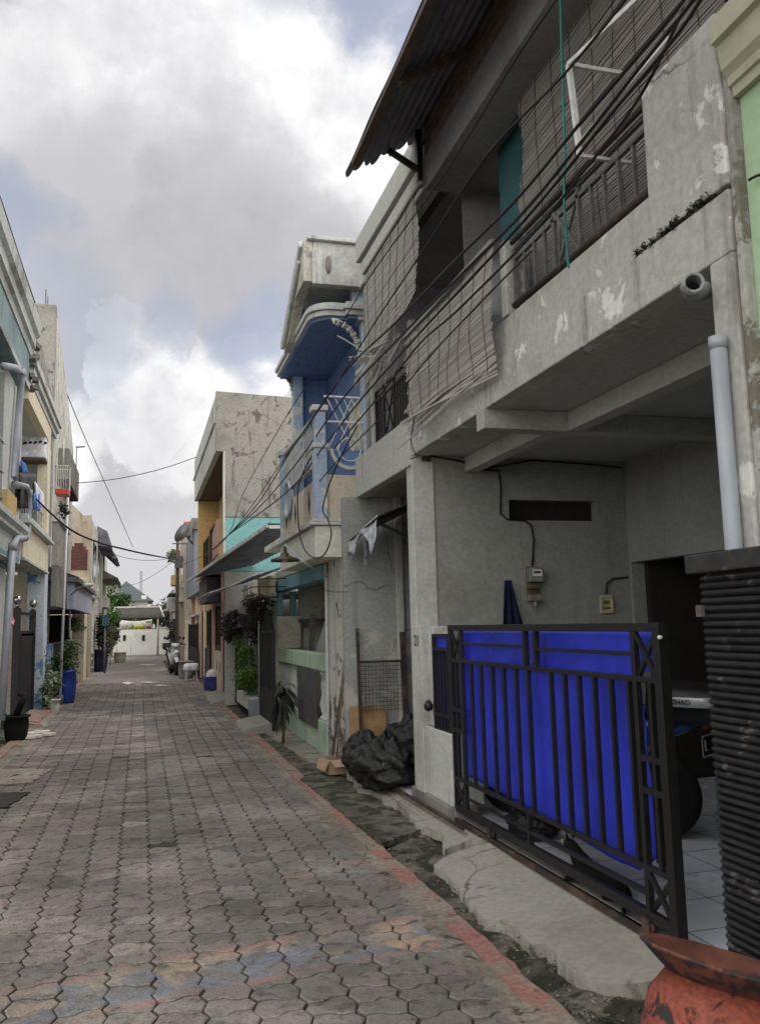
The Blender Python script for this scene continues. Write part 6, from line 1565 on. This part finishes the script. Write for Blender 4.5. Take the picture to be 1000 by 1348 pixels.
for x, yy in ((a.x+.1, 52.7), (d.x-.35, 52.7)):
    g = MB(); g.tube([(x, yy, 0), (x, yy, z0)], .06, 8); g.build('post', 'tan_wall', t)
P = PY(158, 816, 54.9); Q = PY(200, 828, 54.9)
t = thing('street_banner', 'printed banner with yellow centre stretched under the far entrance roof', 'banner', (P.x, 54.9, P.z))
def bn(x0, x1, z0_, z1_, m, nm, yy=0.): 
    g = MB(); g.sheet(lambda u, v: (x0+(x1-x0)*u, 54.9-yy, z0_+(z1_-z0_)*v-.10*math.sin(math.pi*((x0+(x1-x0)*u)-P.x)/(Q.x-P.x))*v), 10, 2); return g.build(nm, m, t, solid=.006)
W_ = Q.x-P.x; Hh = P.z-Q.z
bn(P.x, Q.x, Q.z, P.z, 'banner_white', 'cloth'); bn(P.x+W_*.46, P.x+W_*.74, Q.z+.03*Hh, Q.z+Hh*.62, 'banner_yellow', 'print', .012); bn(P.x+W_*.84, P.x+W_*.97, Q.z+.02, Q.z+Hh*.38, 'banner_red', 'print', .012); bn(P.x+W_*.36, P.x+W_*.41, Q.z+.02, Q.z+Hh*.8, 'banner_green', 'print', .012); bn(P.x+W_*.80, P.x+W_*.98, Q.z+Hh*.66, Q.z+Hh*.9, 'banner_green', 'print', .012)
t = thing('green_roof_house', 'distant house with a dark green hipped roof above the trees', 'house', (0, 95, 0))
ap = PY(166, 764, 95); l = PY(140, 792, 95); r = PY(202, 792, 95)
g = MB(); g.add([(l.x, 92, l.z), (r.x, 92, r.z), (r.x, 104, r.z), (l.x, 104, l.z), (ap.x, 96.5, ap.z), (ap.x, 99.5, ap.z)], [(0, 1, 4), (1, 2, 5, 4), (2, 3, 5), (3, 0, 4, 5), (3, 2, 1, 0)]); g.build('roof', 'roof_green', t)
bx(t, 'wall', 'white_wall', l.x+.6, r.x-.6, 92.8, 103, 0, l.z-.005); bx(t, 'chimney', 'white_wall', ap.x+1.6, ap.x+2.1, 92.4, 93, l.z+.001, l.z+.5)
t = thing('flat_far_house', 'flat grey building edge behind the left trees at the far end', 'house', (-3, 80, 0)); q = PY(155, 769, 80); bx(t, 'wall', 'concrete', q.x-6, q.x, 80, 88, 0, q.z); bx(t, 'roof_edge', 'concrete_dark', q.x-6.2, q.x+.2, 79.7, 88.2, q.z+.001, q.z+.25)
t = thing('radio_mast', 'thin lattice radio mast rising behind the distant green roof', 'mast', (0, 110, 0)); q = PY(186, 752, 110)
g = MB(); 
for dx in (-.18, .18): g.bar((q.x+dx, 110, 0), (q.x+dx*.5, 110, q.z), .06)
for k in range(24): g.bar((q.x-.16, 110, k*q.z/24), (q.x+.16, 110, (k+1)*q.z/24), .04)
g.build('lattice', 'grey_iron', t)
def tree(label, x, y, h, cr_, n, ls, mat, seed, trunkh=.45):
    rng = random.Random(seed); t = thing('tree', label, 'tree', (x, y, 0), 'trees beyond the far wall')
    g = MB(); g.tube([(x, y, 0), (x+.15, y, h*trunkh*.6), (x+.05, y, h*.75)], [cr_*.09, cr_*.07, cr_*.03], 8)
    for k in range(6):
        a = rng.uniform(0, 6.28); z = h*rng.uniform(.4, .65); g.tube([(x+.1, y, z), (x+math.cos(a)*cr_*.5, y+math.sin(a)*cr_*.5, z+h*.15), (x+math.cos(a)*cr_*.8, y+math.sin(a)*cr_*.8, z+h*.25)], [cr_*.04, cr_*.025, .01], 5)
    g.build('trunk', 'bark', t)
    g = MB(); g.leaves((x, y, h*.68), (cr_, cr_, h*.36), n, ls, rng, clumps=16, cl=.36); g.build('crown', mat, t)
    return t
q = PY(146, 785, 62); tree('rounded mid green tree at the left behind the entrance roof', q.x, 62, PY(146, 773, 62).z, 1.7, 1500, .34, 'leaf_green', 41)
q = PY(132, 800, 52); tree('lower bright green tree leaning over the left end of the alley', -2.1, 51.5, PY(125, 790, 51.5).z, 1.0, 1100, .24, 'leaf_bright', 42)
tree('spreading olive green tree behind the middle of the white end wall', 1.0, 64, PY(200, 789, 64).z, 2.2, 1500, .34, 'leaf_green', 43)
tree('darker green tree at the right behind the entrance roof', 3.4, 68, PY(215, 784, 68).z, 2.2, 1500, .38, 'leaf_green', 44)
tree('small dark tree low between the posts of the entrance roof', -.6, 60, 3.2, 1.8, 900, .3, 'leaf_dark', 45)
tree('wide dark tree filling the gap right of the banner', 2.2, 59.5, 3.4, 1.8, 900, .3, 'leaf_dark', 46)

# ================================================================== overhead cables
def cable(label, pts, r=.012, group=None, n=8, name='power_cable', lastx=None):
    P = [PX(*p) if len(p) == 3 else PY(p[0], p[1], p[3]) for p in pts]
    P = catmull(P, n); o = MB().tube(P, r, 6).build(name, 'cable', None, base=tuple(P[0])); return tag(o, label, 'cable', group)
# thick bundle running along the right-hand houses to the pole
far = [(300, 705, 1.58), (270, 730, 1.45), (237, 745, 1.40)]
cable('thick black overhead cable, uppermost of the bundle crossing the bamboo blinds', [(925, -60, 1.95), (905, -8, 1.95), (835, 78, 1.95), (765, 160, 1.95), (680, 262, 1.95), (600, 342, 1.95), (520, 425, 1.92), (450, 495, 1.9), (385, 590, 1.88), (340, 662, 1.8)]+far, .009)
cable('second thick cable of the bundle, just under the uppermost one', [(940, -60, 2.0), (915, -5, 2.0), (850, 78, 2.0), (770, 180, 2.0), (690, 278, 2.0), (610, 358, 2.0), (530, 440, 1.98), (455, 520, 1.95), (390, 610, 1.9), (345, 664, 1.8)]+far, .009)
cable('thin upper cable sagging from the canopy beam down to the far pole', [(862, -60, 1.9), (826, -5, 1.9), (740, 100, 1.9), (640, 205, 1.9), (560, 325, 1.9), (490, 430, 1.9), (430, 525, 1.88), (370, 610, 1.8), (330, 668, 1.68)]+far, .007)
cable('thick lower cable of the bundle passing over the mint-walled house', [(955, -60, 2.05), (895, 40, 2.05), (800, 155, 2.05), (720, 255, 2.05), (640, 345, 2.05), (560, 430, 2.03), (480, 520, 2.0), (428, 585, 1.95), (375, 650, 1.85)]+far, .009)
cable('faint thin wire above the others in front of the corrugated canopy', [(775, -60, 1.85), (690, 60, 1.85), (600, 205, 1.85), (555, 270, 1.85), (480, 375, 1.85), (420, 480, 1.85), (370, 560, 1.8), (320, 650, 1.66)]+far, .006)
cable('slack wire drooping below the bundle near the long railing', [(900, 10, 2.08), (840, 130, 2.08), (760, 235, 2.08), (690, 320, 2.08), (600, 410, 2.06), (550, 455, 2.06), (500, 520, 2.0), (440, 590, 1.95)], .008)
cable('lowest thin wire crossing the low bamboo blind', [(700, 330, 2.1), (640, 390, 2.1), (560, 475, 2.1), (500, 550, 2.05), (450, 600, 2.0), (415, 640, 1.95)], .006)
cable('black loop of spare cable hanging before the white balcony', [(470, 560, 1.95), (440, 620, 1.86), (425, 668, 1.84), (432, 685, 1.84), (436, 705, 1.84), (428, 728, 1.84), (415, 735, 1.84), (400, 722, 1.84), (393, 690, 1.84), (393, 640, 1.84), (410, 600, 1.86)], .008, n=6)
cable('thin wire dropping from the bundle beside the grey house corner', [(546, 545, 2.2), (541, 580, 2.2), (546, 596, 2.22), (552, 600, 2.25), (540, 604, 2.25)], .005)
cable('thin sagging wire from the white balcony to the alcove', [(398, 745, 1.85), (415, 765, 1.9), (432, 778, 2.1), (458, 779, 2.1)], .004)
cable('long wire from the left pipe across the alley to the far pole', [(46, 655, -1.7), (90, 695, -1.1), (130, 714, -.7), (160, 722, -.35)]+[(200, 731, .2), (235, 737, 1.2)], .016, n=10)
def cy(label, pts, r): 
    P = catmull([PY(*p) for p in pts], 8); o = MB().tube(P, r, 5).build('overhead_wire', 'cable', None, base=tuple(P[0])); tag(o, label, 'wire')
cy('thin high wire sweeping across the sky from the left antenna to the concrete house', [(88, 637, 22), (150, 631, 22), (210, 618, 22), (258, 602, 22)], .010)
cy('steep wire descending through the sky from the upper left eave', [(-20, 215, 14), (0, 258, 15), (40, 380, 18), (93, 530, 23), (140, 640, 30), (175, 720, 40)], .012)
cy('faint wire between the far houses above the green roof', [(121, 715, 34), (160, 733, 36), (200, 738, 38), (232, 733, 35)], .010)
cy('faint low wire sloping up to the right toward the utility pole', [(140, 775, 46), (180, 768, 44), (210, 752, 40), (232, 735, 35)], .010)
# loose debris on the kerb
rng = random.Random(77)
for i, (u, v) in enumerate([(45, 968), (55, 966), (62, 969), (40, 972)]):
    P = PZ(u, v); g = MB(); s = rng.uniform(.1, .2); g.prism([P+Vector((s*math.cos(a)*rng.uniform(.7, 1.2), s*.8*math.sin(a), .005)) for a in [k*math.pi/3 for k in range(6)]], (.01, .01, .04)); tag(g.build('concrete_shard', 'pot_white', None, .004, base=tuple(P)), 'flat pale concrete shard on the left kerb beside the ramp', 'rubble', 'concrete shards on the left kerb')
# leaf litter in the gutter
g = MB(); rng = random.Random(5)
for i in range(420):
    y = rng.uniform(2.3, 9); x = 1.72+rng.random()*.35; a = rng.uniform(0, 6.28); s = rng.uniform(.006, .02); z = .0+rng.random()*.012
    g.add([(x, y, z), (x+s*math.cos(a), y+s*math.sin(a), z+.004), (x+s*math.cos(a+.8), y+s*math.sin(a+.8), z)], [(0, 1, 2)])
tag(g.build('leaf_litter', 'moss', None, base=(1.9, 5, 0)), 'moss crumbs and leaf litter scattered in the right gutter', 'litter', kind='stuff')
# child's bicycle, mostly out of frame at the left edge
t = thing('child_bicycle', 'small bicycle with a silver handlebar and green grip at the left edge of the alley', 'bicycle', (-1.72, 10.6, 0))
for nm, y in (('front', 11.0), ('rear', 10.25)):
    g = MB(); g.tube([(-1.70, y+.2*math.cos(a), .21+.2*math.sin(a)) for a in [k*math.pi/12 for k in range(25)]], .022, 8); w = g.build('wheel', 'black_rubber', t)
    g = MB()
    for k in range(10): a = k*math.pi/5; g.bar((-1.70, y, .21), (-1.70, y+.19*math.cos(a), .21+.19*math.sin(a)), .004)
    g.build('spokes', 'steel', w)
g = MB()
for p, q in (((-1.7, 10.25, .21), (-1.7, 10.55, .30)), ((-1.7, 10.55, .30), (-1.7, 10.86, .50)), ((-1.7, 10.42, .48), (-1.7, 10.84, .46)), ((-1.7, 10.55, .30), (-1.7, 10.42, .55)), ((-1.7, 11.0, .21), (-1.7, 10.84, .62))): g.tube([p, q], .014, 8)
g.build('frame', 'scooter_white', t)
g = MB(); g.tube(catmull([(-1.95, 10.72, .68), (-1.82, 10.84, .66), (-1.7, 10.84, .62), (-1.58, 10.84, .66), (-1.47, 10.70, .68)], 4), .011, 8); h = g.build('handlebar', 'steel', t)
for sx in (-1.95, -1.47): MB().tube([(sx, 10.74, .68), (sx+(.01 if sx > -1.7 else -.01), 10.64, .685)], .017, 8).build('grip', 'green_cloth', h)
g = MB(); g.lathe([(0, 0), (.06, .0), (.07, .03), (0, .05)], (-1.7, 10.40, .56), 12); g.build('saddle', 'black_plastic', t)

def cracks(m, c):
    t = NT(m.node_tree); P = [n for n in t.n if n.type == 'NEW_GEOMETRY'][0].outputs['Position']; b = t.n['Principled BSDF']
    src = b.inputs['Base Color'].links[0].from_socket
    nd = t.noise(P, 2.5, 5).outputs[1]; vm = t.n.new('ShaderNodeVectorMath'); vm.operation = 'MULTIPLY_ADD'; t.l.new(nd, vm.inputs[0]); vm.inputs[1].default_value = (.35,)*3; t.l.new(P, vm.inputs[2])
    vo = t.n.new('ShaderNodeTexVoronoi'); vo.feature = 'DISTANCE_TO_EDGE'; vo.inputs['Scale'].default_value = 1.0; t.l.new(vm.outputs[0], vo.inputs['Vector'])
    f = t.ramp(vo.outputs[0], .0, .012, .8, 0)
    mk = t.ramp(t.noise(P, 1.1, 2).outputs[0], .45, .55)
    col = t.mixc(t.math('MULTIPLY', f, mk), src, c); t.l.new(col, b.inputs['Base Color'])
cracks(MATS['concrete_apron'], c3(60, 54, 46)); cracks(MATS['grey_peel'], c3(92, 88, 80)); cracks(MATS['concrete'], c3(64, 60, 55)); cracks(MATS['alcove_wall'], c3(84, 82, 78))
rng = random.Random(91); g = MB()
for i in range(900):
    y = 2.4+rng.random()**1.3*8; x = 1.72+rng.random()*.42; s = rng.uniform(.003, .010)*(1.5 if rng.random() < .06 else 1)
    z = -.012+rng.random()*.012; a = rng.uniform(0, 6.28); c_, s_ = math.cos(a)*s, math.sin(a)*s
    g.add([(x-c_, y-s_, z), (x+s_, y-c_*.8, z), (x+c_, y+s_, z), (x-s_, y+c_*.8, z), (x, y, z+s*.7)], [(0, 1, 4), (1, 2, 4), (2, 3, 4), (3, 0, 4)])
tag(g.build('gravel', 'concrete_fill', None, base=(1.9, 5, 0)), 'grit and small broken concrete crumbs along the right gutter', 'gravel', kind='stuff')
rng = random.Random(92); g = MB()
for i in range(70):
    y = 2.4+rng.random()*7; x = rng.choice((1.74, 1.83, 1.95))+rng.uniform(-.05, .06)
    g.leaves((x, y, -.012), (rng.uniform(.03, .09), rng.uniform(.04, .14), .014), 45, .014, rng, clumps=4)
tag(g.build('moss_cover', 'moss', None, base=(1.9, 5, 0)), 'dark green moss growing in tufts in the right gutter', 'moss', kind='stuff')
